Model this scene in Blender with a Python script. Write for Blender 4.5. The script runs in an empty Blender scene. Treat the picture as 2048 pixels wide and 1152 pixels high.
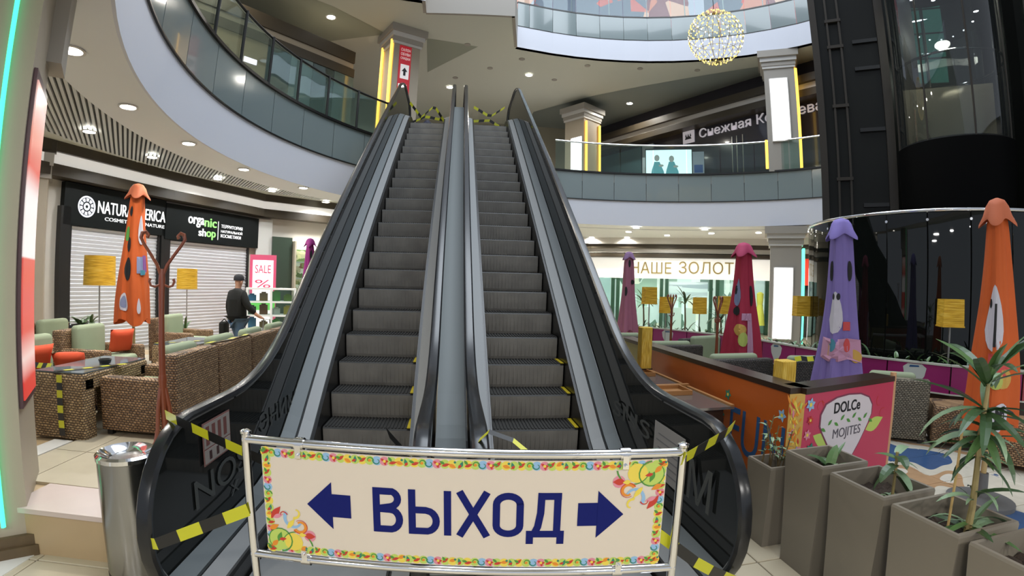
import bpy, bmesh, math, random
from math import sin, cos, pi, radians, sqrt, atan2
random.seed(11)
S = bpy.context.scene
COL = S.collection

# ------------------------------------------------------------------ camera
cd = bpy.data.cameras.new('camera'); cam = bpy.data.objects.new('camera', cd); COL.objects.link(cam)
S.camera = cam
cd.type = 'PANO'; cd.sensor_fit = 'HORIZONTAL'; cd.sensor_width = 36.0; cd.clip_start = 0.02; cd.clip_end = 200
K = (0.0, 0.05693716, -6.535806e-05, -4.291666e-06, -4.843277e-07)
cs = cd if hasattr(cd, 'panorama_type') else cd.cycles
cs.panorama_type = 'FISHEYE_LENS_POLYNOMIAL'
cs.fisheye_fov = radians(200)
for i, k in enumerate(K):
    setattr(cs, 'fisheye_polynomial_k%d' % i, -k)
CAM_H = 1.62
def look(pitch, yaw, roll):
    from mathutils import Vector, Matrix
    fwd = Vector((sin(yaw)*cos(pitch), cos(yaw)*cos(pitch), sin(pitch)))
    r = Vector((cos(yaw), -sin(yaw), 0)); u = r.cross(fwd)
    r2 = r*cos(roll)+u*sin(roll); u2 = -r*sin(roll)+u*cos(roll)
    m = Matrix((r2, u2, -fwd)).transposed().to_4x4(); m.translation = (0, 0, CAM_H)
    return m
cam.matrix_world = look(-0.00349, 0.11692, 0.02324)

# ------------------------------------------------------------------ world, light, exposure
S.view_settings.view_transform = 'Standard'; S.view_settings.look = 'None'
S.view_settings.gamma = 1.0; S.view_settings.use_curve_mapping = False
S.view_settings.exposure = 0.55
W = bpy.data.worlds.new('world'); S.world = W; W.use_nodes = True
W.node_tree.nodes['Background'].inputs[0].default_value = (0.80, 0.88, 1.0, 1)
W.node_tree.nodes['Background'].inputs[1].default_value = 0.42
S.cycles.use_denoising = True
S.cycles.max_bounces = 8; S.cycles.transparent_max_bounces = 24
S.cycles.sample_clamp_indirect = 4.0
def area(name, loc, size, power, color=(1, 1, 1), rot=(0, 0, 0), shape='SQUARE', spread=pi):
    l = bpy.data.lights.new(name, 'AREA'); l.energy = power; l.color = color; l.shape = shape; l.size = size; l.spread = spread
    o = bpy.data.objects.new(name, l); o.location = loc; o.rotation_euler = rot; COL.objects.link(o); return o
area('skylight_glow', (4.0, 7.4, 17.5), 11.0, 1700, (0.84, 0.92, 1.0))
# added fill lights, unseen behind and above the viewer, to brighten the sign front
for x_, y_ in ((-0.9, -1.9), (1.2, -2.6), (3.4, -2.9), (-2.6, -3.2), (5.6, -2.6)):
    area('soffit_fill', (x_, y_, 3.5), 0.5, 56, (1.0, 0.97, 0.93), shape='DISK')

# ------------------------------------------------------------------ materials
def lin(h):
    if not isinstance(h, str): return tuple(h)
    h = h.lstrip('#'); out = []
    for i in (0, 2, 4):
        c = int(h[i:i+2], 16)/255
        out.append(c/12.92 if c <= 0.04045 else ((c+0.055)/1.055)**2.4)
    return tuple(out)
MATS = {}
def mat(name, col, rough=0.5, metal=0.0, var=0.0, scale=8.0, bump=0.0, emit=0.0, spec=0.5, coat=0.0, stretch=None):
    if name in MATS: return MATS[name]
    m = bpy.data.materials.new(name); m.use_nodes = True; nt = m.node_tree; b = nt.nodes['Principled BSDF']
    c = lin(col)
    b.inputs['Base Color'].default_value = (*c, 1); b.inputs['Roughness'].default_value = rough
    b.inputs['Metallic'].default_value = metal; b.inputs['Specular IOR Level'].default_value = spec
    b.inputs['Coat Weight'].default_value = coat
    if emit:
        b.inputs['Emission Color'].default_value = (*c, 1); b.inputs['Emission Strength'].default_value = emit
    if var or bump:
        tc = nt.nodes.new('ShaderNodeTexCoord'); n = nt.nodes.new('ShaderNodeTexNoise'); n.inputs['Scale'].default_value = scale
        n.inputs['Detail'].default_value = 4
        src = tc.outputs['Object']
        if stretch:
            mp = nt.nodes.new('ShaderNodeMapping'); mp.inputs['Scale'].default_value = stretch
            nt.links.new(src, mp.inputs[0]); src = mp.outputs[0]
        nt.links.new(src, n.inputs['Vector'])
        if var:
            r = nt.nodes.new('ShaderNodeMapRange'); r.inputs[3].default_value = 1-var; r.inputs[4].default_value = 1+var
            nt.links.new(n.outputs[0], r.inputs[0])
            mx = nt.nodes.new('ShaderNodeVectorMath'); mx.operation = 'SCALE'; mx.inputs[0].default_value = c
            nt.links.new(r.outputs[0], mx.inputs['Scale']); nt.links.new(mx.outputs[0], b.inputs['Base Color'])
        if bump:
            bp = nt.nodes.new('ShaderNodeBump'); bp.inputs['Strength'].default_value = bump; bp.inputs['Distance'].default_value = 0.02
            nt.links.new(n.outputs[0], bp.inputs['Height']); nt.links.new(bp.outputs[0], b.inputs['Normal'])
    MATS[name] = m; return m
def glass(name, tint, alpha_t, rough=0.03, refl=0.9, base=None):
    """pane: see-through share alpha_t tinted, the rest a dark body; mirror reflection by fresnel"""
    if name in MATS: return MATS[name]
    m = bpy.data.materials.new(name); m.use_nodes = True; nt = m.node_tree; nt.nodes.clear()
    o = nt.nodes.new('ShaderNodeOutputMaterial'); t = nt.nodes.new('ShaderNodeBsdfTransparent'); t.inputs[0].default_value = (*lin(tint), 1)
    d = nt.nodes.new('ShaderNodeBsdfDiffuse'); d.inputs[0].default_value = (*lin(base or tint), 1)
    g = nt.nodes.new('ShaderNodeBsdfGlossy'); g.inputs['Roughness'].default_value = rough
    f = nt.nodes.new('ShaderNodeFresnel'); f.inputs[0].default_value = 1.5
    mm = nt.nodes.new('ShaderNodeMath'); mm.operation = 'MULTIPLY'; mm.inputs[1].default_value = refl
    a = nt.nodes.new('ShaderNodeMixShader'); a.inputs[0].default_value = alpha_t
    b = nt.nodes.new('ShaderNodeMixShader')
    L = nt.links.new
    L(d.outputs[0], a.inputs[1]); L(t.outputs[0], a.inputs[2]); L(f.outputs[0], mm.inputs[0]); L(mm.outputs[0], b.inputs[0])
    L(a.outputs[0], b.inputs[1]); L(g.outputs[0], b.inputs[2]); L(b.outputs[0], o.inputs[0])
    MATS[name] = m; return m
def nodes_mat(name, rough, build, metal=0.0):
    if name in MATS: return MATS[name]
    m = bpy.data.materials.new(name); m.use_nodes = True; nt = m.node_tree; b = nt.nodes['Principled BSDF']
    b.inputs['Roughness'].default_value = rough; b.inputs['Metallic'].default_value = metal
    build(nt, b); MATS[name] = m; return m
def ramp(nt, fac, stops, const=False):
    r = nt.nodes.new('ShaderNodeValToRGB'); e = r.color_ramp
    if const: e.interpolation = 'CONSTANT'
    while len(e.elements) < len(stops): e.elements.new(0.5)
    for el, (p, c) in zip(e.elements, stops): el.position = p; el.color = (*lin(c), 1)
    if fac is not None: nt.links.new(fac, r.inputs[0])
    return r
def mapped(nt, scale=(1, 1, 1), rot=(0, 0, 0), world=True):
    if world:
        s = nt.nodes.new('ShaderNodeNewGeometry').outputs['Position']
    else:
        s = nt.nodes.new('ShaderNodeTexCoord').outputs['Object']
    mp = nt.nodes.new('ShaderNodeMapping'); mp.inputs['Scale'].default_value = scale; mp.inputs['Rotation'].default_value = rot
    nt.links.new(s, mp.inputs[0]); return mp.outputs[0]

# ------------------------------------------------------------------ mesh helpers
class MB:
    def __init__(s): s.v = []; s.f = []; s.m = []; s.cur = 0
    def q(s, *pts):
        n = len(s.v); s.v += [tuple(p) for p in pts]; s.f.append(tuple(range(n, n+len(pts)))); s.m.append(s.cur); return s
    def hexa(s, a):      # 8 points: bottom 4 (ccw), top 4
        n = len(s.v); s.v += [tuple(p) for p in a]
        for f in ((3, 2, 1, 0), (4, 5, 6, 7), (0, 1, 5, 4), (1, 2, 6, 5), (2, 3, 7, 6), (3, 0, 4, 7)):
            s.f.append(tuple(n+i for i in f)); s.m.append(s.cur)
        return s
    def box(s, x0, x1, y0, y1, z0, z1):
        return s.hexa([(x0, y0, z0), (x1, y0, z0), (x1, y1, z0), (x0, y1, z0), (x0, y0, z1), (x1, y0, z1), (x1, y1, z1), (x0, y1, z1)])
    def rbox(s, x0, x1, y0, y1, z0, z1, r=0.02, seg=3):
        """box with rounded vertical and top edges"""
        levels = [(z0, 0.0)]+[(z1-r+r*sin(i*pi/2/seg), r*(1-cos(i*pi/2/seg))) for i in range(seg+1)]
        rings = []
        for z, ins in levels:
            ring = []
            for cx, cy, a0 in ((x1-r, y1-r, 0), (x0+r, y1-r, 90), (x0+r, y0+r, 180), (x1-r, y0+r, 270)):
                for i in range(seg+1):
                    a = radians(a0+90*i/seg); ring.append((cx+(r-ins)*cos(a), cy+(r-ins)*sin(a), z))
            rings.append(ring)
        return s.loft(rings, cap=True)
    def loft(s, rings, cap=True, closed=True):
        n = len(s.v); k = len(rings[0])
        for r in rings: s.v += [tuple(p) for p in r]
        for i in range(len(rings)-1):
            for j in range(k if closed else k-1):
                a = n+i*k+j; b = n+i*k+(j+1) % k
                s.f.append((a, b, b+k, a+k)); s.m.append(s.cur)
        if cap and closed:
            s.f.append(tuple(range(n+k-1, n-1, -1))); s.m.append(s.cur)
            e = n+(len(rings)-1)*k; s.f.append(tuple(range(e, e+k))); s.m.append(s.cur)
        return s
    def lathe(s, prof, c=(0, 0, 0), n=24, cap=True):
        return s.loft([[(c[0]+r*cos(2*pi*i/n), c[1]+r*sin(2*pi*i/n), c[2]+z) for i in range(n)] for r, z in prof], cap=cap)
    def tube(s, path, r, n=8, cap=True):
        from mathutils import Vector
        P = [Vector(p) for p in path]; rr = r if isinstance(r, (list, tuple)) else [r]*len(P); rings = []; prev = None
        for i, p in enumerate(P):
            t = (P[min(i+1, len(P)-1)]-P[max(i-1, 0)])
            t = t.normalized() if t.length > 1e-9 else Vector((0, 0, 1))
            if prev is None:
                a = Vector((0, 0, 1)) if abs(t.z) < 0.9 else Vector((1, 0, 0)); x = t.cross(a).normalized()
            else:
                x = (prev-t*prev.dot(t)).normalized()
            prev = x; y = t.cross(x)
            rings.append([p+(x*cos(2*pi*k/n)+y*sin(2*pi*k/n))*rr[i] for k in range(n)])
        return s.loft(rings, cap=cap)
    def prism(s, poly, vec):
        n = len(s.v); k = len(poly)
        s.v += [tuple(p) for p in poly]+[(p[0]+vec[0], p[1]+vec[1], p[2]+vec[2]) for p in poly]
        s.f.append(tuple(range(n+k-1, n-1, -1))); s.m.append(s.cur); s.f.append(tuple(range(n+k, n+2*k))); s.m.append(s.cur)
        for i in range(k):
            j = (i+1) % k; s.f.append((n+i, n+j, n+k+j, n+k+i)); s.m.append(s.cur)
        return s
    def mesh(s, name, mats, smooth=False):
        me = bpy.data.meshes.new(name); me.from_pydata(s.v, [], s.f)
        if not isinstance(mats, (list, tuple)): mats = [mats]
        for m in mats: me.materials.append(m)
        if len(mats) > 1: me.polygons.foreach_set('material_index', s.m)
        bm = bmesh.new(); bm.from_mesh(me); bmesh.ops.recalc_face_normals(bm, faces=bm.faces); bm.to_mesh(me); bm.free()
        if smooth:
            me.polygons.foreach_set('use_smooth', [True]*len(me.polygons))
            try: me.set_sharp_from_angle(angle=radians(40))
            except Exception: pass
        me.update(); return me
    def build(s, name, mats, parent=None, smooth=False):
        return put(name, s.mesh(name, mats, smooth), parent)
ORG = {}
def put(name, me, parent=None):
    """link a mesh whose vertices are world coordinates under a parent"""
    o = bpy.data.objects.new(name, me); COL.objects.link(o)
    if parent is not None:
        o.parent = parent; g = ORG.get(parent.name, (0, 0, 0)); o.location = (-g[0], -g[1], -g[2])
    ORG[o.name] = (0, 0, 0)
    return o
def thing(name, label, cat, loc=(0, 0, 0), group=None):
    o = bpy.data.objects.new(name, None); COL.objects.link(o); o.location = loc; ORG[o.name] = loc
    o.empty_display_size = 0.1
    return tag(o, label, cat, group)
def tag(o, label, cat, group=None):
    o['label'] = label; o['category'] = cat
    if group: o['group'] = group
    return o
def struct(o): o['kind'] = 'structure'; return o
def stuff(o): o['kind'] = 'stuff'; return o
def copy_tree(root, loc, rotz=0.0, label=None, scale=None):
    r = root.copy(); COL.objects.link(r); r.location = loc; r.rotation_euler = (0, 0, rotz)
    if scale: r.scale = (scale,)*3
    if label: r['label'] = label
    for ch in list(root.children):
        c = ch.copy(); COL.objects.link(c); c.parent = r
        for g in ch.children:
            d = g.copy(); COL.objects.link(d); d.parent = c
    return r
class Frame:
    """vertical plane through two plan points, left to right as seen from the front"""
    def __init__(s, p0, p1):
        dx, dy = p1[0]-p0[0], p1[1]-p0[1]; s.L = sqrt(dx*dx+dy*dy); s.u = (dx/s.L, dy/s.L); s.n = (s.u[1], -s.u[0]); s.p = p0
    def pt(s, a, z, d=0.0):
        return (s.p[0]+s.u[0]*a+s.n[0]*d, s.p[1]+s.u[1]*a+s.n[1]*d, z)
    def box(s, mb, a0, a1, z0, z1, d0, d1):
        P = s.pt
        return mb.hexa([P(a0, z0, d1), P(a1, z0, d1), P(a1, z0, d0), P(a0, z0, d0), P(a0, z1, d1), P(a1, z1, d1), P(a1, z1, d0), P(a0, z1, d0)])
    def poly(s, mb, pts, d0, d1):
        a = [s.pt(x, z, d0) for x, z in pts]; k = d1-d0
        return mb.prism(a, (s.n[0]*k, s.n[1]*k, 0))
def box(name, m, b, parent=None):
    return MB().box(*b).build(name, m, parent)
def text_mesh(txt, bold=0.0, res=4, extrude=0.0):
    """2-D letter outlines as verts/faces, unit height normalised by the caller"""
    cu = bpy.data.curves.new('t', 'FONT'); cu.body = txt; cu.size = 1; cu.offset = bold; cu.resolution_u = res; cu.extrude = extrude
    o = bpy.data.objects.new('t', cu); COL.objects.link(o)
    me = bpy.data.meshes.new_from_object(o.evaluated_get(bpy.context.evaluated_depsgraph_get()))
    v = [tuple(x.co) for x in me.vertices]; f = [tuple(p.vertices) for p in me.polygons]
    bpy.data.objects.remove(o); bpy.data.curves.remove(cu); bpy.data.meshes.remove(me)
    return v, f
def text(name, txt, fr, a0, a1, z0, z1, d, m, parent, bold=0.0, thick=0.01, mirror=False):
    v, f = text_mesh(txt, bold, extrude=0.5)
    if not v: return None
    xs = [p[0] for p in v]; ys = [p[1] for p in v]; x0, x1, y0, y1 = min(xs), max(xs), min(ys), max(ys)
    mb = MB()
    mb.v = []
    for p in v:
        t = (p[0]-x0)/(x1-x0)
        if mirror: t = 1-t
        mb.v.append(fr.pt(a0+(a1-a0)*t, z0+(z1-z0)*(p[1]-y0)/(y1-y0), d+thick*(p[2]+0.5)))
    mb.f = f; mb.m = [0]*len(f)
    return mb.build(name, m, parent)
CX, CY = 4.0, 7.4
def pol(r, th, z): return (CX+r*cos(radians(th)), CY+r*sin(radians(th)), z)
def ringbox(mb, r0, r1, z0, z1, t0, t1, step=3.0):
    n = max(1, int(round(abs(t1-t0)/step)))
    rings = []
    for i in range(n+1):
        t = t0+(t1-t0)*i/n
        rings.append([pol(r0, t, z0), pol(r1, t, z0), pol(r1, t, z1), pol(r0, t, z1)])
    return mb.loft(rings, cap=True)

# ------------------------------------------------------------------ colours
M_FASC = mat('fascia_paint', (0.66, 0.68, 0.76), 0.55)
M_WHITE = mat('ceiling_white', (0.80, 0.82, 0.84), 0.6)
M_CEIL1 = mat('ceiling_beige', (0.62, 0.63, 0.55), 0.65)
M_CEILD = mat('ceiling_green_grey', (0.33, 0.35, 0.28), 0.65)
M_SLATGAP = mat('slat_void', (0.06, 0.065, 0.06), 0.8)
M_SLAT = mat('slat_metal', (0.62, 0.63, 0.60), 0.4)
M_PANEL = mat('spandrel_glass_grey', (0.20, 0.245, 0.25), 0.12, coat=0.4)
M_BLACK = mat('black_metal', (0.012, 0.012, 0.012), 0.35)
M_DARK = mat('dark_bronze', (0.045, 0.035, 0.022), 0.45)
M_BEIGE = mat('pillar_beige', (0.42, 0.36, 0.275), 0.5, var=0.05, scale=2)
M_GREY = mat('pillar_grey', (0.36, 0.33, 0.29), 0.5)
M_SILVER = mat('cove_silver', (0.62, 0.60, 0.57), 0.35)
M_COVE_GLOW = mat('cove_silver_glow', (0.80, 0.78, 0.74), 0.4, emit=0.35)  # silver cornice band given its own glow in place of cove lighting
M_CHROME = mat('chrome', (0.82, 0.82, 0.83), 0.09, metal=1.0)
M_STEEL = mat('brushed_steel', (0.33, 0.33, 0.325), 0.22, metal=1.0, bump=0.03, scale=60, stretch=(1, 1, 0.02))
M_GUARD = glass('guard_glass', (0.86, 0.95, 0.93), 0.97, refl=0.35, base=(0.3, 0.4, 0.38))
M_LAMP = mat('lamp_white', (1.0, 0.97, 0.90), emit=18.0)
M_LAMPC = mat('lamp_cool', (0.93, 0.96, 1.0), emit=18.0)
M_WALL = mat('wall_cream', (0.52, 0.49, 0.43), 0.6)

def floor_nodes(nt, b):
    pos = nt.nodes.new('ShaderNodeNewGeometry').outputs['Position']
    n = nt.nodes.new('ShaderNodeTexNoise'); n.inputs['Scale'].default_value = 0.95; n.inputs['Detail'].default_value = 0.6
    n.inputs['Distortion'].default_value = 0.9
    mp = nt.nodes.new('ShaderNodeMapping'); mp.inputs['Location'].default_value = (3.1, 1.7, 0)
    nt.links.new(pos, mp.inputs[0]); nt.links.new(mp.outputs[0], n.inputs['Vector'])
    r = ramp(nt, n.outputs[0], [(0, '#39567f'), (0.40, '#39567f'), (0.42, '#c9c3b4'), (0.53, '#c9c3b4'), (0.55, '#b08e6c'), (0.60, '#b08e6c'), (0.62, '#cfc9bd')], const=True)
    g = nt.nodes.new('ShaderNodeTexNoise'); g.inputs['Scale'].default_value = 14; nt.links.new(pos, g.inputs['Vector'])
    mr = nt.nodes.new('ShaderNodeMapRange'); mr.inputs[3].default_value = 0.88; mr.inputs[4].default_value = 1.1; nt.links.new(g.outputs[0], mr.inputs[0])
    sc = nt.nodes.new('ShaderNodeVectorMath'); sc.operation = 'SCALE'; nt.links.new(r.outputs[0], sc.inputs[0]); nt.links.new(mr.outputs[0], sc.inputs['Scale'])
    nt.links.new(sc.outputs[0], b.inputs['Base Color'])
M_FPAT = nodes_mat('floor_tile_swirls', 0.22, floor_nodes)
M_FTILE = mat('floor_tile_beige', '#c2b79f', 0.22, var=0.07, scale=5)
M_FPALE = mat('floor_strip_white', '#d6d3cb', 0.25, var=0.06, scale=9)
M_FPINK = mat('floor_strip_pink', '#cbbab0', 0.25, var=0.05, scale=6)
M_RISER = mat('riser_tan', '#b49c78', 0.35, var=0.05, scale=4)
M_GROUT = mat('grout', '#7c7465', 0.8)

# ------------------------------------------------------------------ floor
fl = struct(box('floor', M_GROUT, (-16, 18, -6, 26, -0.3, -0.004)))
far = MB().box(-16, -3.6, -6, 26, -0.004, 0.0); far.box(-3.6, 18, 5.4, 26, -0.004, 0.0); far.box(7.2, 18, -6, 5.4, -0.004, 0.0)
far.build('far_paving', M_FTILE, fl)
tmb = MB().rbox(-0.295, 0.295, -0.295, 0.295, -0.004, 0.006, 0.004, 1)
tm_b = tmb.mesh('tile', M_FTILE); tm_p = tmb.mesh('tile', M_FPAT)
for i in range(18):
    for j in range(11):
        x, y = -3.3+0.6*i, -0.9+0.6*j
        if -1.5 < x < 1.5 and y > 1.6: continue
        o = bpy.data.objects.new('tile', tm_p if (x > 2.4 and y > 0.6) else tm_b); COL.objects.link(o); o.parent = fl; o.location = (x, y, 0)
box('edging_strip', M_FPALE, (-2.62, -2.45, 0.6, 2.44, 0.004, 0.011), fl)
# raised cafe podium on the left with its step
pod = struct(box('floor_podium', M_RISER, (-6.3, -1.62, 2.46, 8.9, 0.0, 0.27)))
box('step_edging', M_FPINK, (-2.62, -1.6, 2.44, 2.80, 0.262, 0.292), pod)
box('side_edging', M_FPALE, (-3.30, -3.12, 2.80, 3.62, 0.262, 0.292), pod)
for j in range(9):
    for i in range(7):
        x0 = -1.62-0.6*(i+1); y0 = 2.81+0.6*j
        x1 = x0+0.6
        if y0 < 3.6 and x1 < -3.2: continue
        if y0 < 3.6 and x0 < -3.11: x0 = -3.11
        box('tile', M_FTILE, (x0+0.004, x1-0.004, y0+0.004, y0+0.596, 0.262, 0.29), pod)

# ------------------------------------------------------------------ level 1 gallery ring
Z1, ZS, ZF = 5.30, 3.63, 4.42
RI = 7.82
sl = MB(); ringbox(sl, RI+0.02, 14.5, 5.0, Z1, -20, 325); slab = struct(sl.build('floor_gallery', M_GREY))
a = MB(); ringbox(a, RI, RI+0.03, ZS, ZF, -20, 325, 2.0); struct(a.build('trim_1', M_FASC, smooth=True))
a = MB(); ringbox(a, RI+0.03, 8.62, ZS, ZS+0.05, -20, 325, 2.0); cz = struct(a.build('ceiling_1', M_WHITE, smooth=True))
a = MB(); ringbox(a, 8.6, 13.2, 4.15, 4.25, 112, 325); a.build('upper_tray', M_CEIL1, cz)
a = MB(); ringbox(a, 8.6, 8.62, ZS+0.05, 4.2, 112, 325); a.build('tray_side', M_WHITE, cz)
a = MB(); ringbox(a, 8.62, 13.2, 3.60, 3.68, -20, 112); a.build('lower_tray', M_WHITE, cz)
# slat field of the left tray (open metal slats running towards the shops)
a = MB(); ringbox(a, 8.65, 11.3, 4.135, 4.15, 150, 235); a.build('slat_backing', M_SLATGAP, cz)
a = MB(); sd = (-0.57, 0.82)
for i in range(-10, 100):
    ox, oy = -4.6+0.082*i*0.82, 2.0+0.082*i*0.57
    # clip slat to the annulus
    ts = [t*0.1 for t in range(-120, 160)]
    ins = [t for t in ts if 8.66 < sqrt((ox+sd[0]*t-CX)**2+(oy+sd[1]*t-CY)**2) < 11.25 and ox+sd[0]*t < CX-5]
    if len(ins) < 2: continue
    t0, t1 = ins[0], ins[-1]; w = 0.022
    p = [(ox+sd[0]*t+s*0.82*w, oy+sd[1]*t+s*0.57*w) for t in (t0, t1) for s in (-1, 1)]
    a.hexa([(*p[0], 4.09), (*p[1], 4.09), (*p[3], 4.09), (*p[2], 4.09), (*p[0], 4.134), (*p[1], 4.134), (*p[3], 4.134), (*p[2], 4.134)])
stuff(a.build('ceiling_slats', M_SLAT, cz))
# spandrel panels, base line, guard glass, posts and handrail
sp = struct(MB().box(3.9, 4.1, 15.3, 15.32, 5.0, 5.02).build('trim_2', M_BLACK))
a = MB(); ringbox(a, RI-0.03, RI+0.02, ZF-0.012, ZF+0.012, -20, 325, 2.0); a.build('lower_bead', M_BLACK, sp)
a = MB(); ringbox(a, RI-0.04, RI+0.03, Z1-0.02, Z1+0.035, -20, 325, 2.0); a.build('kerb_rail', M_BLACK, sp)
step = 7.6; t = -16.0
while t < 240:
    a = MB(); ringbox(a, RI, RI+0.03, ZF+0.015, Z1-0.025, t+0.06, t+step-0.06, 1.9); a.build('spandrel_panel', M_PANEL, sp, smooth=True); t += step
gd = struct(MB().box(3.9, 4.1, 15.26, 15.28, 5.31, 5.33).build('trim_3', M_BLACK))
for t0, t1, mm in ((-5, 97, M_CHROME), (138.5, 236, M_BLACK)):
    n = int(round((t1-t0)/7.6)); s = (t1-t0)/n
    for i in range(n):
        a = MB(); ringbox(a, RI, RI+0.015, Z1+0.035, Z1+0.93, t0+s*i+0.1, t0+s*(i+1)-0.1, 1.9); a.build('guard_pane', M_GUARD, gd, smooth=True)
    MB().tube([pol(RI, t0+(t1-t0)*i/40, Z1+0.96) for i in range(41)], 0.028).build('guard_handrail', mm, gd, smooth=True)
    if mm is M_BLACK:
        for i in range(n+1):
            p = pol(RI-0.02, t0+s*i, 0)
            MB().tube([(p[0], p[1], Z1), (p[0], p[1], Z1+0.98)], 0.03).build('guard_post', M_BLACK, gd)

# landing that carries the top of the escalators
box('landing', M_GREY, (-1.55, 1.55, 11.9, 15.2, 4.6, Z1), slab)

# ------------------------------------------------------------------ level 2 slab, whose underside is the ceiling of level 1
ZC = 9.2
bnd = [pol(7.8, t, 0)[:2] for t in range(250, 143, -4)]+[(-2.2, 12.15), (-1.06, 12.42), (-1.06, 13.05), (1.42, 12.95), (1.72, 14.85)]+[pol(7.77, t, 0)[:2] for t in range(104, -22, -6)]
outer = []
for x, y in bnd:
    d = sqrt((x-CX)**2+(y-CY)**2); k = 19.0/d; outer.append((CX+(x-CX)*k, CY+(y-CY)*k))
a = MB()
for i in range(len(bnd)-1):
    p, q, r, s = bnd[i], bnd[i+1], outer[i+1], outer[i]
    a.hexa([(*p, ZC), (*q, ZC), (*r, ZC), (*s, ZC), (*p, ZC+0.3), (*q, ZC+0.3), (*r, ZC+0.3), (*s, ZC+0.3)])
c2 = struct(a.build('ceiling_2', M_CEIL1))
def strip(mb, pts, z0, z1, th=0.15):
    for i in range(len(pts)-1):
        f = Frame(pts[i], pts[i+1]); f.box(mb, -0.005, f.L+0.005, z0, z1, -th, 0.012)
i0 = bnd.index((1.72, 14.85)); i1 = bnd.index((-1.06, 12.42))
a = MB(); strip(a, bnd[i0:], ZC, ZC+0.75); struct(a.build('trim_4', M_FASC))
a = MB(); strip(a, bnd[:i1+1], ZC, ZC+0.75); struct(a.build('trim_5', M_FASC))
a = MB(); strip(a, bnd[i1:i0+1], ZC-0.01, ZC+1.1, 0.08); struct(a.build('trim_6', M_GREY))
t6 = struct(MB().box(4.3, 4.5, 15.2, 15.22, 10.0, 10.02).build('trim_7', M_BLACK))
seg = bnd[i0:]
a = MB(); strip(a, seg, ZC+0.74, ZC+0.77, 0.05); a.build('lower_bead', M_BLACK, t6)
a = MB(); strip(a, seg, ZC+1.62, ZC+1.67, 0.05); a.build('kerb_rail', M_BLACK, t6)
for i in range(len(seg)-1):
    f = Frame(seg[i], seg[i+1]); a = MB(); f.box(a, 0.006, f.L-0.006, ZC+0.78, ZC+1.61, -0.03, 0.008); a.build('spandrel_panel', M_PANEL, t6)
    a = MB(); f.box(a, 0.01, f.L-0.01, ZC+1.67, ZC+2.6, -0.02, -0.005); a.build('guard_pane', M_GUARD, t6)
box('floor_level_two', M_GREY, (-6, 20, 15.2, 26, ZC+1.3, ZC+1.6)); struct(bpy.data.objects['floor_level_two'])
# coloured graphic wall of the shops on level 2
def gfx(nt, b):
    p = mapped(nt, (0.55, 0.55, 0.4)); v = nt.nodes.new('ShaderNodeTexVoronoi'); v.inputs['Scale'].default_value = 1.3; v.inputs['Detail'].default_value = 1
    nt.links.new(p, v.inputs['Vector'])
    sx = nt.nodes.new('ShaderNodeSeparateColor'); nt.links.new(v.outputs['Color'], sx.inputs[0])
    r = ramp(nt, sx.outputs[0], [(0, '#c8674f'), (0.25, '#d59a86'), (0.42, '#7a2038'), (0.55, '#a9a3b5'), (0.68, '#bd3f3a'), (0.86, '#4f4c66')], const=True)
    nt.links.new(r.outputs[0], b.inputs['Base Color']); nt.links.new(r.outputs[0], b.inputs['Emission Color']); b.inputs['Emission Strength'].default_value = 0.25
M_GFX = nodes_mat('lit_shop_graphics', 0.3, gfx)
ln = 0
pts2 = [pol(11.2, t, 0)[:2] for t in range(112, 30, -8)]
w2 = None
for i in range(len(pts2)-1):
    f = Frame(pts2[i], pts2[i+1]); a = MB(); f.box(a, 0.02, f.L-0.02, ZC+1.6, ZC+5.5, -0.2, 0)
    if w2 is None: w2 = struct(a.build('wall_upper_shops', M_GFX))
    else: a.build('display_panel', M_GFX, w2)

# ------------------------------------------------------------------ ground floor shop walls
def facade(name, p0, p1, z1, m, th=0.3, z0=0):
    f = Frame(p0, p1); a = MB(); f.box(a, 0, f.L, z0, z1, -th, 0); return f, struct(a.build(name, m))
F1, w_l1 = facade('wall_left', (-8.35, 7.4), (-7.2, 11.5), 4.2, M_WALL)
F2, w_l2 = facade('wall_left', (-7.2, 11.5), (-6.0, 14.65), 4.2, M_WALL)
F3, w_l3 = facade('wall_left', (-6.0, 14.65), (-3.3, 17.1), 4.2, M_WALL)
F4, w_b = facade('wall_back', (-3.3, 17.1), (5.35, 19.45), 4.2, M_WALL)
F5, w_r = facade('wall_right', (5.35, 19.45), (12.1, 16.4), 4.2, M_WALL)
F6, w_r2 = facade('wall_right', (12.1, 16.4), (15.5, 9.5), 4.2, mat('shop_dark', (0.03, 0.035, 0.035), 0.3))
def cornice(f, w, zs, d=0.28, a0=0.0, a1=None):
    a1 = a1 or f.L
    for k, (z0, z1, m, dd) in enumerate(zs):
        a = MB(); f.box(a, a0, a1, z0, z1, 0, dd); a.build('cornice_band', m, w)
ZL = [(3.95, 4.15, M_DARK, 0.45), (3.72, 3.95, M_COVE_GLOW, 0.36), (3.50, 3.72, M_DARK, 0.42)]
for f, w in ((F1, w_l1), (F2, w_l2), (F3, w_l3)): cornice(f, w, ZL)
ZR = [(3.36, 3.62, M_SILVER, 0.5), (3.20, 3.36, M_DARK, 0.42), (3.03, 3.20, M_SILVER, 0.32), (2.86, 3.0, M_DARK, 0.4)]
cornice(F4, w_b, ZR); cornice(F5, w_r, ZR); cornice(F6, w_r2, ZR)

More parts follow.
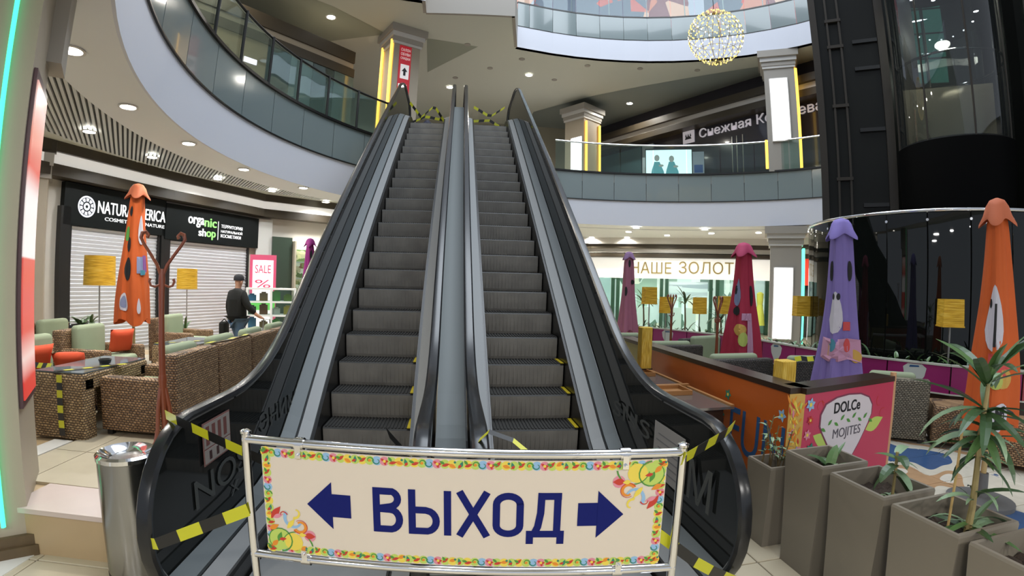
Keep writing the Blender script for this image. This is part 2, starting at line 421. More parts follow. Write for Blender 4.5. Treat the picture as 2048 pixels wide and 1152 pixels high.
# far-left pillar between the cafe and the shutters
def pillar(name, cx, cy, hw, hd, rot, z0, z1, m):
    c, s = cos(rot), sin(rot)
    def P(x, y, z): return (cx+x*c-y*s, cy+x*s+y*c, z)
    def bx(mb, x0, x1, y0, y1, za, zb): return mb.hexa([P(x0, y0, za), P(x1, y0, za), P(x1, y1, za), P(x0, y1, za), P(x0, y0, zb), P(x1, y0, zb), P(x1, y1, zb), P(x0, y1, zb)])
    mb = MB(); bx(mb, -hw, hw, -hd, hd, z0, z1); o = struct(mb.build(name, m)); return o, bx, P
pl2, bx, P = pillar('trim_8', -8.2, 8.35, 0.34, 0.34, radians(40), 0, 4.15, M_BEIGE)
for z0, z1, m, e in ((3.9, 4.14, M_DARK, 0.10), (3.66, 3.9, M_SILVER, 0.07), (3.42, 3.66, M_GREY, 0.05)):
    a = MB(); bx(a, -0.34-e, 0.34+e, -0.34-e, 0.34+e, z0, z1); a.build('capital_band', m, pl2)

# ------------------------------------------------------------------ near pillar on the left edge with lit red sign and green tube
N0 = (-2.49, 2.47); dS = (-0.594, 0.805); dF = (-0.805, -0.594)
def NP(s, f, z): return (N0[0]+dS[0]*s+dF[0]*f, N0[1]+dS[1]*s+dF[1]*f, z)
def nbox(mb, s0, s1, f0, f1, z0, z1):
    return mb.hexa([NP(s0, f1, z0), NP(s0, f0, z0), NP(s1, f0, z0), NP(s1, f1, z0), NP(s0, f1, z1), NP(s0, f0, z1), NP(s1, f0, z1), NP(s1, f1, z1)])
np_ = struct(nbox(MB(), 0, 0.62, 0, 0.9, 0, 3.64).build('trim_9', M_BEIGE))
a = MB(); nbox(a, -0.05, 0.67, -0.04, 0.95, 0, 0.07); nbox(a, -0.03, 0.65, -0.025, 0.93, 0.07, 0.13); a.build('plinth', mat('plinth_stone', '#5d4c33', 0.4, var=0.3, scale=12), np_)
a = MB(); nbox(a, 0.45, 0.75, -0.09, 0.9, 3.02, 3.62); a.build('capital_band', M_GREY, np_)
sg = thing('sign_box', 'tall lit red and white advertising box on the beige pillar at the left edge', 'sign', NP(0.3, -0.02, 0.9))
def redsign(nt, b):
    p = mapped(nt); sx = nt.nodes.new('ShaderNodeSeparateXYZ'); nt.links.new(p, sx.inputs[0])
    mr = nt.nodes.new('ShaderNodeMapRange'); mr.inputs[1].default_value = 0.9; mr.inputs[2].default_value = 2.85; nt.links.new(sx.outputs[2], mr.inputs[0])
    r = ramp(nt, mr.outputs[0], [(0, '#d5403a'), (0.05, '#d5403a'), (0.12, '#f1d4cc'), (0.2, '#dd5a50'), (0.42, '#de5f54'), (0.425, '#fbf4f0'), (0.62, '#fdf6f2'), (0.70, '#e4695c'), (0.80, '#eea392'), (0.9, '#f3d8d0'), (1.0, '#e27c6c')])
    nt.links.new(r.outputs[0], b.inputs['Base Color']); nt.links.new(r.outputs[0], b.inputs['Emission Color']); b.inputs['Emission Strength'].default_value = 0.42
a = MB(); nbox(a, 0.03, 0.56, -0.022, -0.002, 0.86, 2.82); a.build('frame', mat('sign_frame', (0.10, 0.05, 0.06), 0.4), sg)
a = MB(); nbox(a, 0.06, 0.53, -0.03, -0.02, 0.9, 2.76); a.build('lit_face', nodes_mat('red_lightbox', 0.3, redsign), sg)
gt = MB().tube([NP(-0.03, 0.12, 0.2), NP(-0.03, 0.12, 3.6)], 0.012).build('neon_tube', mat('neon_green', (0.06, 0.95, 0.45), emit=1.3))
tag(gt, 'thin green neon tube running up the beige pillar at the left edge', 'light')

# ------------------------------------------------------------------ escalators
TA = 0.7002
def nose(y): return 0.395+(y-4.145)*TA
M_TREAD = mat('step_tread', (0.035, 0.034, 0.032), 0.55, metal=0.3)
def riser_nodes(nt, b):
    p = mapped(nt, (120, 0, 0), world=False); w = nt.nodes.new('ShaderNodeTexWave'); w.inputs['Scale'].default_value = 1.0; nt.links.new(p, w.inputs['Vector'])
    n = nt.nodes.new('ShaderNodeTexNoise'); n.inputs['Scale'].default_value = 5; nt.links.new(mapped(nt, world=True), n.inputs['Vector'])
    r = ramp(nt, n.outputs[0], [(0.25, (0.33, 0.31, 0.28)), (0.75, (0.43, 0.405, 0.365))])
    nt.links.new(r.outputs[0], b.inputs['Base Color'])
    bp = nt.nodes.new('ShaderNodeBump'); bp.inputs['Strength'].default_value = 0.3; bp.inputs['Distance'].default_value = 0.004
    nt.links.new(w.outputs[0], bp.inputs['Height']); nt.links.new(bp.outputs[0], b.inputs['Normal'])
M_RISE = nodes_mat('step_riser', 0.5, riser_nodes, metal=0.35)
M_DECK = mat('deck_aluminium', (0.20, 0.205, 0.205), 0.5, metal=0.25, bump=0.02, scale=30)
M_DECK2 = mat('deck_dark_aluminium', (0.10, 0.115, 0.12), 0.5, metal=0.2)
M_DECKC = mat('deck_centre', (0.24, 0.265, 0.265), 0.5, metal=0.15)
M_SKIRT = mat('skirt_black', (0.008, 0.008, 0.008), 0.3)
M_RUBBER = mat('handrail_rubber', (0.010, 0.011, 0.013), 0.22)
M_BALU = glass('balustrade_smoked', (0.16, 0.18, 0.18), 0.22, rough=0.04, refl=1.0, base=(0.018, 0.02, 0.02))
M_TRUSS = mat('truss_cladding', (0.03, 0.032, 0.034), 0.3, metal=0.4)
M_YEL = mat('safety_yellow', '#c9b21a', 0.5)
HR = 0.92
def hand_path():
    """(y, z) of the handrail centre line from the return at the bottom newel to the top newel"""
    p = []; cy, cz, r = 2.42, 0.47, 0.455
    p.append((2.75, cz-r))
    for i in range(15):
        a = radians(-90-180*i/14); p.append((cy+r*cos(a), cz+r*sin(a)))
    zt = cz+r
    p.append((3.0, zt))
    yk = (zt-HR-0.395)/TA+4.145; h = 0.62
    for i in range(9):
        t = i/8; y = yk-h+2*h*t
        z = zt+(TA*h)*t*t
        p.append((y, z))
    ye = 11.55
    p.append((ye-0.6, nose(ye-0.6)+HR)); z1 = nose(ye)+HR
    for i in range(1, 9):
        t = i/8; p.append((ye-0.6+1.2*t, nose(ye-0.6)+HR+TA*1.2*(t-t*t/2)))
    yt, zt2 = p[-1]
    p.append((13.2, zt2))
    for i in range(11):
        a = radians(90-180*i/10); p.append((13.2+r*cos(a), zt2-r+r*sin(a)))
    p.append((12.9, zt2-2*r))
    return p, zt2
HP, ZTOP = hand_path()
def low_path(off, y0=1.98, zmin=0.0, y1=12.9):
    """(y, z) of a strip that follows the incline at height off above the nose line and levels out at both ends"""
    zl = max(off+0.0, zmin); yk = (zl-off-0.395)/TA+4.145; h = 0.45
    p = [(y0, zl), (yk-h, zl)]
    for i in range(1, 7):
        t = i/6; p.append((yk-h+2*h*t, zl+TA*h*t*t))
    ye = 11.3; zz = nose(ye-0.4)+off; p.append((ye-0.4, zz))
    for i in range(1, 6):
        t = i/5; p.append((ye-0.4+0.8*t, zz+TA*0.8*(t-t*t/2)))
    p.append((y1, p[-1][1])); return p
def band(mb, x0, x1, path, thick=0.03, slope=0.0):
    rings = []
    for y, z in path:
        rings.append([(x0, y, z), (x1, y, z+slope), (x1, y, z+slope-thick), (x0, y, z-thick)])
    return mb.loft(rings)
sp_ = [(0.0, -0.012), (0.012, 0.0), (0.36, 0.0), (0.36, -0.235), (0.03, -0.235), (0.018, -0.2), (0.010, -0.13), (0.004, -0.06)]
def step_mesh():
    mb = MB(); hw = 0.375
    n = len(sp_)
    mb.v = [(-hw, y, z) for y, z in sp_]+[(hw, y, z) for y, z in sp_]
    mb.f = [tuple(range(n-1, -1, -1)), tuple(range(n, 2*n))]; mb.m = [1, 1]
    for i in range(n):
        j = (i+1) % n; mb.f.append((i, j, n+j, n+i)); mb.m.append(1 if i in (0, 1, 2) else 0)
    mb.cur = 1
    for i in range(25):
        x = -0.36+0.03*i; mb.box(x, x+0.014, 0.014, 0.35, 0.0, 0.008)
    mb.cur = 0
    for i in range(19):
        x = -0.362+0.0402*i; mb.box(x, x+0.004, 0.0, 0.006, -0.2, -0.012)
    return mb.mesh('step', [M_RISE, M_TREAD])
SM = step_mesh()
YE = MB().box(0.345, 0.378, 0.0, 0.30, 0.006, 0.012).mesh('yellow_edge', M_YEL)
def escalator(side, label):
    """side -1 left, +1 right; inner face towards the centre line"""
    e = thing('escalator', label, 'escalator', (side*0.72, 1.9, 0), 'twin stopped escalators')
    g = ORG[e.name]
    xc = side*0.72
    for k in range(-1, 23):
        y = 4.145+0.3318*k; z = 0.395+0.2323*k
        z = max(0.03 + (0.10 if k > -2 else 0), z) if k < 0 else min(z, Z1-0.012*(1 if k < 22 else 0))
        o = bpy.data.objects.new('step', SM); COL.objects.link(o); o.parent = e; o.location = (xc-g[0], y-g[1], z-g[2])
        if k in (0, 1, 2):
            q = bpy.data.objects.new('yellow_edge', YE); COL.objects.link(q); q.parent = o
            q.location = (0, 0, 0.003)
    box('comb_plate', M_DECK, (xc-0.37, xc+0.37, 2.25, 3.84, 0.0, 0.045), e)
    box('top_plate', M_DECK, (xc-0.385, xc+0.385, 11.75, 13.2, Z1-0.02, Z1+0.012), e)
    # skirts and decks, outer side and inner side
    for s, xo in ((side, 1), (-side, 0)):
        xe = xc+s*0.385
        a = MB(); rings = []
        for y, z in low_path(0.14, y0=2.05): rings.append([(xe, y, z-0.5), (xe+s*0.012, y, z-0.5), (xe+s*0.012, y, z), (xe, y, z)])
        a.loft(rings).build('skirt', M_SKIRT, e)
        a = MB(); band(a, xe+s*0.012, xe+s*0.03, low_path(0.13, y0=2.05), 0.02).build('skirt_brush', M_SKIRT, e)
        if xo:
            band(MB(), xe+s*0.03, xe+s*0.125, low_path(0.15, y0=1.98), 0.04, 0.03).build('inner_deck', M_DECK, e)
            band(MB(), xe+s*0.125, xe+s*0.145, low_path(0.165, y0=1.98), 0.04).build('deck_gap', M_SKIRT, e)
            band(MB(), xe+s*0.145, xe+s*0.25, low_path(0.185, y0=1.98), 0.05, 0.03).build('outer_deck', M_DECK2, e)
            gx = xe+s*0.265
        else:
            band(MB(), xe+s*0.03, xe+s*0.125, low_path(0.15, y0=1.98), 0.04, 0.03).build('inner_deck', M_DECK, e)
            gx = xe+s*0.2
        # balustrade glass
        zl = low_path(0.2, y0=1.98); poly = [(y, z) for y, z in HP[1:-1]]
        low = [(12.9, zl[-1][1])]+[p for p in reversed(zl) if 2.3 < p[0] < 12.8]
        mb = MB(); pts = [(gx-0.006, y, z) for y, z in poly]+[(gx-0.006, y, z) for y, z in low]
        mb.prism(pts, (0.012, 0, 0)).build('balustrade_glass', M_BALU, e)
        # handrail: flat rounded belt swept along the path
        prof = [(-0.036, -0.012), (-0.040, 0.004), (-0.028, 0.018), (0.0, 0.022), (0.028, 0.018), (0.040, 0.004), (0.036, -0.012)]
        rings = []
        for i, (y, z) in enumerate(HP):
            y0, z0 = HP[max(i-1, 0)]; y1, z1 = HP[min(i+1, len(HP)-1)]
            l = sqrt((y1-y0)**2+(z1-z0)**2); ty, tz = (y1-y0)/l, (z1-z0)/l; ny, nz = -tz, ty
            if nz < 0 and i > 15: pass
            rings.append([(gx+px, y+ny*pz*flip, z+nz*pz*flip) for px, pz in prof for flip in ((-1 if False else 1),)])
        MB().loft(rings).build('handrail', M_RUBBER, e, smooth=True)
        rings = []
        for i, (y, z) in enumerate(HP):
            y0, z0 = HP[max(i-1, 0)]; y1, z1 = HP[min(i+1, len(HP)-1)]
            l = sqrt((y1-y0)**2+(z1-z0)**2); ny, nz = -(z1-z0)/l, (y1-y0)/l
            rings.append([(gx+px, y-ny*pz, z-nz*pz) for px, pz in ((-0.02, 0.012), (0.02, 0.012), (0.02, 0.03), (-0.02, 0.03))])
        MB().loft(rings).build('handrail_guide', M_DECK, e)
    # cladding below the outer deck
    gx = xc+side*0.65; zl = low_path(0.17, y0=2.3)
    pts = [(gx, y, z) for y, z in zl]+[(gx, 12.9, Z1-0.9), (gx, 11.3, Z1-0.9), (gx, 4.3, -0.0), (gx, 2.3, 0.0)]
    MB().prism(pts, (side*0.1, 0, 0)).build('truss_side', M_TRUSS, e)
    pts = [(xc-0.4, y, z-0.5) for y, z in low_path(0.0, y0=4.9) if y > 4.6]+[(xc-0.4, 12.9, Z1-0.9), (xc-0.4, 11.3, Z1-0.9), (xc-0.4, 4.6, 0.0)]
    MB().prism(pts, (0.8, 0, 0)).build('truss_belly', M_TRUSS, e)
    return e
es1 = escalator(-1, 'left of the two escalators, grey steps rising between smoked glass sides')
es2 = escalator(1, 'right of the two escalators, grey steps rising between smoked glass sides')
# the shared grey deck between the two inner handrails
cdk = struct(band(MB(), -0.115, 0.105, low_path(0.42, y0=1.98, zmin=0.42), 0.05).build('trim_10', M_DECKC))
band(MB(), 0.105, 0.12, low_path(0.40, y0=1.98, zmin=0.4), 0.05).build('deck_gap', M_SKIRT, cdk)
MB().prism([(-0.11, y, z) for y, z in low_path(0.36, y0=2.0, zmin=0.36)]+[(-0.11, 12.9, 4.9), (-0.11, 11.3, 4.5), (-0.11, 4.4, 0), (-0.11, 2.0, 0)], (0.22, 0, 0)).build('deck_core', M_TRUSS, cdk)

# ------------------------------------------------------------------ exit barrier in front of the escalators
BF = Frame((-0.86, 1.99), (0.925, 1.815)); BL = BF.L
bar = thing('exit_barrier', 'chrome tube barrier carrying the cream exit sign in front of the escalators', 'barrier', BF.pt(BL/2, 0))
def tubeF(fr, pts, r, name, m, parent, n=10):
    return MB().tube([fr.pt(*p) for p in pts], r, n).build(name, m, parent, smooth=True)
for a0 in (0.0, BL):
    tubeF(BF, [(a0, 0.0), (a0, 0.985)], 0.019, 'post', M_CHROME, bar)
    a = MB(); p = BF.pt(a0, 0); a.lathe([(0.0, 0.985), (0.019, 0.985), (0.024, 0.99), (0.024, 1.0), (0.012, 1.006), (0, 1.006)][1:5], (p[0], p[1], 0), 14); a.build('post_cap', M_CHROME, bar, smooth=True)
    a = MB(); F = Frame(BF.pt(a0, 0, 0.22)[:2], BF.pt(a0, 0, -0.22)[:2]); F.box(a, 0, F.L, 0.0, 0.03, -0.025, 0.025); a.build('foot', M_CHROME, bar)
tubeF(BF, [(-0.01, 0.965), (BL+0.01, 0.965)], 0.019, 'top_rail', M_CHROME, bar)
tubeF(BF, [(-0.01, 0.442), (BL+0.01, 0.442)], 0.019, 'bottom_rail', M_CHROME, bar)
for a0 in (0.243, BL-0.243):
    for z, s in ((0.965, -1), (0.442, 1)):
        c = tubeF(BF, [(a0-0.02, z), (a0+0.02, z)], 0.026, 'clamp', M_CHROME, bar)
        a = MB(); BF.box(a, a0-0.012, a0+0.012, min(z, z+s*0.055), max(z, z+s*0.055), 0.0, 0.03); a.build('clamp_tab', M_CHROME, c)
        MB().tube([BF.pt(a0, z+s*0.04, 0.02), BF.pt(a0, z+s*0.04, 0.042)], 0.007, 8).build('clamp_bolt', M_CHROME, c)
M_CREAM = mat('sign_cream', '#d9cdbd', 0.45)
M_NAVY = mat('sign_navy', '#0a1763', 0.5, spec=0.2)
SG0, SG1, SZ0, SZ1 = 0.075, 1.725, 0.472, 0.942
a = MB(); BF.box(a, SG0, SG1, SZ0, SZ1, 0.005, 0.013); board = a.build('sign_board', M_CREAM, bar)
LW = 0.029
def arc(cx, cz, rx, rz, a0, a1, n=10): return [(cx+rx*cos(radians(a0+(a1-a0)*i/n)), cz+rz*sin(radians(a0+(a1-a0)*i/n))) for i in range(n+1)]
def stroke(mb, pts, w=LW, d0=0.0132, d1=0.0152):
    rings = []
    for i, (x, z) in enumerate(pts):
        (xa, za), (xb, zb) = pts[max(i-1, 0)], pts[min(i+1, len(pts)-1)]
        l = sqrt((xb-xa)**2+(zb-za)**2); nx, nz = -(zb-za)/l*w/2, (xb-xa)/l*w/2
        rings.append([BF.pt(x+nx, z+nz, d1), BF.pt(x-nx, z-nz, d1), BF.pt(x-nx, z-nz, d0), BF.pt(x+nx, z+nz, d0)])
    mb.loft(rings)
Z0, Z2 = 0.612, 0.808; ZM = 0.716; h2 = LW/2
def letter(*strokes):
    mb = MB()
    for i, st in enumerate(strokes): stroke(mb, st, d1=0.0152+0.00012*i)
    mb.build('sign_letter', M_NAVY, board)
x = 0.548
letter([(x+h2, Z0), (x+h2, Z2)], [(x+h2, Z2-h2), (x+0.07, Z2-h2)]+arc(x+0.062, (Z2+ZM)/2, 0.040, (Z2-ZM)/2-h2+0.004, 80, -80)[1:]+[(x+h2, ZM)],
       [(x+h2, ZM), (x+0.07, ZM-0.001)]+arc(x+0.068, (Z0+ZM)/2+h2*0.5, 0.040, (ZM-Z0)/2-h2*0.5, 80, -80)[1:]+[(x+h2, Z0+h2)])
x = 0.693
letter([(x+h2, Z0), (x+h2, Z2)], [(x+h2, ZM+0.004), (x+0.07, ZM+0.004)]+arc(x+0.070, (Z0+ZM)/2+0.009, 0.042, (ZM-Z0)/2-h2+0.009, 80, -80)[1:]+[(x+h2, Z0+h2)])
letter([(0.8505, Z0), (0.8505, Z2)])
letter([(0.898, Z0), (1.008, Z2)], [(0.898, Z2), (1.008, Z0)])
ox, oz, ow = 1.092, (Z0+Z2)/2, 0.047
ol = arc(ox, oz+0.046, ow, 0.037, 0, 180, 12)+arc(ox, oz-0.046, ow, 0.037, 180, 360, 12)
letter(ol+[ol[0], ol[1]])
x0, x1 = 1.165, 1.318
letter([(x0, Z0+h2), (x1, Z0+h2)], [(x0+h2, Z0+0.002), (x0+h2, 0.582)], [(x1-h2, Z0+0.002), (x1-h2, 0.582)], [(x1-0.03, Z0), (x1-0.03, Z2)], [(x1-h2, Z2-h2), (x0+0.045, Z2-h2)],
       [(x0+0.059, Z2), (x0+0.056, 0.72), (x0+0.046, 0.66), (x0+0.028, Z0+0.006)])
def arrow(tip, sgn):
    pts = [(tip, 0.71), (tip+sgn*0.108, 0.815), (tip+sgn*0.108, 0.763), (tip+sgn*0.187, 0.763), (tip+sgn*0.187, 0.662), (tip+sgn*0.108, 0.662), (tip+sgn*0.108, 0.607)]
    BF.poly(MB(), pts, 0.0135, 0.0155).build('arrow', M_NAVY, board)
def poly_arrow(tip, sgn):
    mb = MB()
    for tri in ([(tip, 0.71), (tip+sgn*0.108, 0.815), (tip+sgn*0.108, 0.607)],): BF.poly(mb, tri, 0.0135, 0.0155)
    BF.poly(mb, [(tip+sgn*0.107, 0.763), (tip+sgn*0.187, 0.763), (tip+sgn*0.187, 0.662), (tip+sgn*0.107, 0.662)], 0.0135, 0.0155)
    mb.build('arrow', M_NAVY, board)
poly_arrow(0.268, 1); poly_arrow(1.557, -1)
# printed border: small rosettes, leaves and scrolls in bright colours
PC = [mat('print_red', '#c23a2c', 0.5), mat('print_orange', '#e08a2a', 0.5), mat('print_yellow', '#e6cf52', 0.5), mat('print_green', '#4e8f3a', 0.5),
      mat('print_lime', '#b9cf63', 0.5), mat('print_blue', '#8fb7d9', 0.5), mat('print_pink', '#d9899a', 0.5), mat('print_teal', '#2d7d68', 0.5)]
rg = random.Random(5)
def leaf2(mb, c, ang, L, w, m, d):
    """flat pointed leaf"""
    mb.cur = m; n = 7; up = []; dn = []
    for i in range(n+1):
        t = i/n; x = L*t; y = w*sin(pi*t)*0.5*(1.2-0.5*t)
        up.append((c[0]+x*cos(ang)-y*sin(ang), c[1]+x*sin(ang)+y*cos(ang))); dn.append((c[0]+x*cos(ang)+y*sin(ang), c[1]+x*sin(ang)-y*cos(ang)))
    mb.q(*[BF.pt(x, z, d) for x, z in up+dn[-2:0:-1]])
def curl(mb, c, a0, a1, r0, r1, w, m, d):
    mb.cur = m; n = 14; pr = None
    for i in range(n+1):
        t = i/n; a = a0+(a1-a0)*t; r = r0+(r1-r0)*t; ww = w*(1-0.6*t)
        p = ((c[0]+(r-ww/2)*cos(a), c[1]+(r-ww/2)*sin(a)), (c[0]+(r+ww/2)*cos(a), c[1]+(r+ww/2)*sin(a)))
        if pr: mb.q(BF.pt(*pr[0], d), BF.pt(*pr[1], d), BF.pt(*p[1], d), BF.pt(*p[0], d))
        pr = p
def dot(mb, c, r, m, d, sq=1.0):
    mb.cur = m; mb.q(*[BF.pt(c[0]+r*cos(2*pi*i/12), c[1]+sq*r*sin(2*pi*i/12), d) for i in range(12)])
a = MB(); a.cur = 4
for q in (((SG0, SZ1-0.042), (SG1, SZ1)), ((SG0, SZ0), (SG1, SZ0+0.042)), ((SG0, SZ0), (SG0+0.042, SZ1)), ((SG1-0.042, SZ0), (SG1, SZ1))):
    (x0, z0), (x1, z1) = q
    horiz = (x1-x0) > (z1-z0); n = int(max(x1-x0, z1-z0)/0.030)
    for i in range(n):
        cx, cz = (x0+(i+0.5)*(x1-x0)/n, (z0+z1)/2) if horiz else ((x0+x1)/2, z0+(i+0.5)*(z1-z0)/n)
        k = i % 7
        dot(a, (cx, cz), 0.0195, (2, 4, 5, 6, 4, 2, 4)[k], 0.0133+0.00005*k)
        if k in (0, 4): leaf2(a, (cx-0.012, cz-0.008), rg.uniform(0.2, 0.9), 0.034, 0.014, 0, 0.0142); leaf2(a, (cx, cz), rg.uniform(2, 3), 0.024, 0.012, 3, 0.0143)
        elif k == 1: curl(a, (cx, cz), 0, 4.5, 0.016, 0.004, 0.006, 3, 0.0142); dot(a, (cx, cz), 0.006, 1, 0.0144)
        elif k == 2: curl(a, (cx, cz), 3, 7.5, 0.017, 0.006, 0.006, 7, 0.0142)
        elif k == 3:
            for j in range(5): leaf2(a, (cx, cz), j*1.256, 0.018, 0.011, 6 if j % 2 else 0, 0.0142)
            dot(a, (cx, cz), 0.006, 2, 0.0145)
        elif k == 5: leaf2(a, (cx-0.014, cz), rg.uniform(-0.6, 0.6), 0.032, 0.016, 1, 0.0142); dot(a, (cx+0.01, cz+0.009), 0.005, 7, 0.0144)
        else: leaf2(a, (cx, cz-0.014), rg.uniform(1.2, 1.9), 0.03, 0.014, 7, 0.0142); leaf2(a, (cx+0.004, cz), rg.uniform(3.4, 4.2), 0.02, 0.012, 0, 0.0143)
a.build('printed_border', PC, board)
def flourish(x, z, sx, sz, name):
    mb = MB(); T = lambda p: (x+sx*p[0], z+sz*p[1])
    class Fz:
        pass
    def lf(c, ang, L, w, m, d):
        an = atan2(sz*sin(ang), sx*cos(ang)); leaf2(mb, T(c), an, L, w, m, d)
    def cu(c, a0, a1, r0, r1, w, m, d):
        n = 16; mb.cur = m; pr = None
        for i in range(n+1):
            t = i/n; an = a0+(a1-a0)*t; r = r0+(r1-r0)*t; ww = w*(1-0.5*t)
            p = [T((c[0]+(r+k*ww/2)*cos(an), c[1]+(r+k*ww/2)*sin(an))) for k in (-1, 1)]
            if pr: mb.q(BF.pt(*pr[0], d), BF.pt(*pr[1], d), BF.pt(*p[1], d), BF.pt(*p[0], d))
            pr = p
    dot(mb, T((0.055, 0.055)), 0.05, 4, 0.0146); dot(mb, T((0.115, 0.05)), 0.042, 2, 0.01462)
    cu((0.055, 0.055), -1.5, 4.2, 0.055, 0.05, 0.007, 3, 0.0150); cu((0.125, 0.03), 0.1, 2.9, 0.075, 0.06, 0.007, 3, 0.0150)
    lf((0.045, 0.045), 1.2, 0.05, 0.022, 3, 0.0152); lf((0.05, 0.055), 0.2, 0.035, 0.016, 0, 0.0153)
    cu((0.125, 0.155), 2.4, 5.9, 0.045, 0.03, 0.016, 5, 0.0150); cu((0.13, 0.19), -1.9, 1.2, 0.03, 0.01, 0.012, 2, 0.0150)
    cu((0.150, 0.125), -2.6, 2.2, 0.030, 0.018, 0.016, 1, 0.0151); cu((0.150, 0.125), -2.6, 2.2, 0.034, 0.028, 0.004, 0, 0.0153)
    dot(mb, T((0.190, 0.085)), 0.026, 6, 0.0149); lf((0.165, 0.085), 0.0, 0.05, 0.03, 0, 0.0154); lf((0.14, 0.085), 0.1, 0.035, 0.02, 2, 0.0155)
    lf((0.02, 0.15), 0.9, 0.075, 0.03, 0, 0.0151); lf((0.03, 0.155), 0.4, 0.05, 0.02, 6, 0.0152); cu((0.075, 0.17), 0.2, 3.2, 0.02, 0.01, 0.006, 0, 0.0153)
    lf((0.01, 0.10), 0.5, 0.05, 0.024, 1, 0.0151); lf((0.015, 0.02), 0.8, 0.045, 0.022, 1, 0.0151); lf((0.09, 0.11), 0.9, 0.06, 0.022, 2, 0.0152)
    mb.build(name, PC, board)
flourish(SG0+0.005, SZ0+0.005, 1, 1, 'corner_flourish'); flourish(SG1-0.005, SZ1-0.005, -1, -1, 'corner_flourish')

# ------------------------------------------------------------------ hazard tape
M_TY = mat('tape_yellow', '#c3c22a', 0.3); M_TK = mat('tape_black', (0.012, 0.012, 0.012), 0.3)
def tape(label, pts, width, seglen=0.075, nrm=None, sag=0.0, group=None, start=0, wob=0.0):
    """ribbon along pts, alternating yellow and black lengths; nrm gives the direction of the ribbon width"""
    from mathutils import Vector
    P = [Vector(p) for p in pts]; Lc = [0]
    for i in range(1, len(P)): Lc.append(Lc[-1]+(P[i]-P[i-1]).length)
    n = max(2, int(round(Lc[-1]/seglen)))
    def at(t):
        s = t*Lc[-1]
        for i in range(1, len(P)):
            if s <= Lc[i]+1e-9:
                k = (s-Lc[i-1])/max(1e-9, Lc[i]-Lc[i-1]); p = P[i-1].lerp(P[i], k); break
        else: p = P[-1]
        return p+Vector((0, 0, -sag*4*t*(1-t)+wob*sin(t*23)))
    wv = Vector(nrm or (0, 0, 1)).normalized()*width/2
    mb = MB(); th = Vector((0.0008, -0.0012, 0.0004))
    for i in range(n):
        mb.cur = (i+start) % 2; p, q = at(i/n), at((i+1)/n)
        tw = Vector((0, 0, 0))
        mb.hexa([p-wv, q-wv, q-wv+th, p-wv+th, p+wv, q+wv, q+wv+th, p+wv+th])
    return tag(mb.build('hazard_tape', [M_TY, M_TK]), label, 'tape', group)
pl = BF.pt(0, 0.93, 0.03); pr_ = BF.pt(BL, 0.93, 0.03); plb = BF.pt(0.0, 0.70, 0.03)
tape('yellow black tape from the left outer handrail to the upper sign corner', [(-1.42, 2.3, 0.955), (-1.33, 2.24, 0.95), BF.pt(0.06, 0.865, -0.03)], 0.062, 0.115, (0.2, -0.5, 1))
tape('yellow black tape across the lower left handrail loop to the barrier post', [(-1.42, 1.985, 0.44), (-1.33, 1.95, 0.45), (-0.86, 1.96, 0.66)], 0.055, 0.115, (-0.3, 0, 1))
tape('short yellow black tape from the right outer handrail to the barrier corner', [(1.41, 2.22, 0.94), (1.35, 2.16, 0.93), BF.pt(BL-0.01, 0.945, 0.03)], 0.055, 0.13, (0.35, 0, 1))
tape('yellow black tape from the sign edge down to the foot of the right handrail loop', [BF.pt(SG1-0.01, 0.60, -0.02), (1.09, 1.85, 0.40), (1.37, 1.98, 0.2)], 0.05, 0.13, (0.5, 0, 1))
tape('yellow tape knotted round the left inner handrail behind the sign', [(-0.16, 2.02, 0.73), (-0.19, 1.97, 0.80), (-0.15, 2.0, 0.96), (-0.27, 2.08, 0.99)], 0.05, 0.4, (-0.4, 0.2, 1))
tape('yellow tape tied round the right inner handrail, loose end hanging', [(0.12, 2.25, 0.90), (0.11, 2.22, 0.955), (0.19, 2.2, 0.965), (0.27, 2.15, 0.94), (0.34, 2.05, 0.90)], 0.035, 0.13, (0.3, 1, 0.3))

# paper notice on the left glass, white notice on the right glass
nt_ = thing('paper_notice', 'white paper notice with red border stuck on the left glass side panel', 'notice', (-1.33, 2.7, 0.66))
def gpane(mb, x, y0, y1, z0, z1, t=0.003): return mb.box(x, x+t, y0, y1, z0, z1)
NX = -1.352
gpane(MB(), NX, 2.54, 2.89, 0.605, 0.845).build('paper', mat('paper_red', '#86605b', 0.6), nt_)
gpane(MB(), NX+0.0032, 2.55, 2.88, 0.70, 0.835).build('paper_field', mat('paper_white', '#8f8883', 0.6), nt_)
gpane(MB(), NX+0.0032, 2.55, 2.88, 0.615, 0.69).build('paper_field', MATS['paper_white'], nt_)
for i in range(4): gpane(MB(), NX+0.0066, 2.57+0.075*i, 2.61+0.075*i, 0.715, 0.82, 0.001).build('print_block', mat('print_greyred', '#6b423e', 0.6), nt_)
for i in range(3): gpane(MB(), NX+0.0066, 2.60+0.09*i, 2.63+0.09*i, 0.63, 0.678, 0.001).build('print_block', mat('print_dark', '#3c2424', 0.6), nt_)
n2 = thing('paper_notice', 'grey white paper notice on the right glass side panel behind the barrier corner', 'notice', (1.33, 2.85, 0.6))
gpane(MB(), 1.346, 2.62, 3.08, 0.40, 0.75).build('paper', mat('paper_grey', '#8d8b8a', 0.6), n2)
for i in range(6): gpane(MB(), 1.3448, 2.66, 3.04-0.03*(i % 2), 0.45+0.045*i, 0.458+0.045*i, 0.001).build('print_line', mat('print_grey', '#6a6a6d', 0.6), n2)
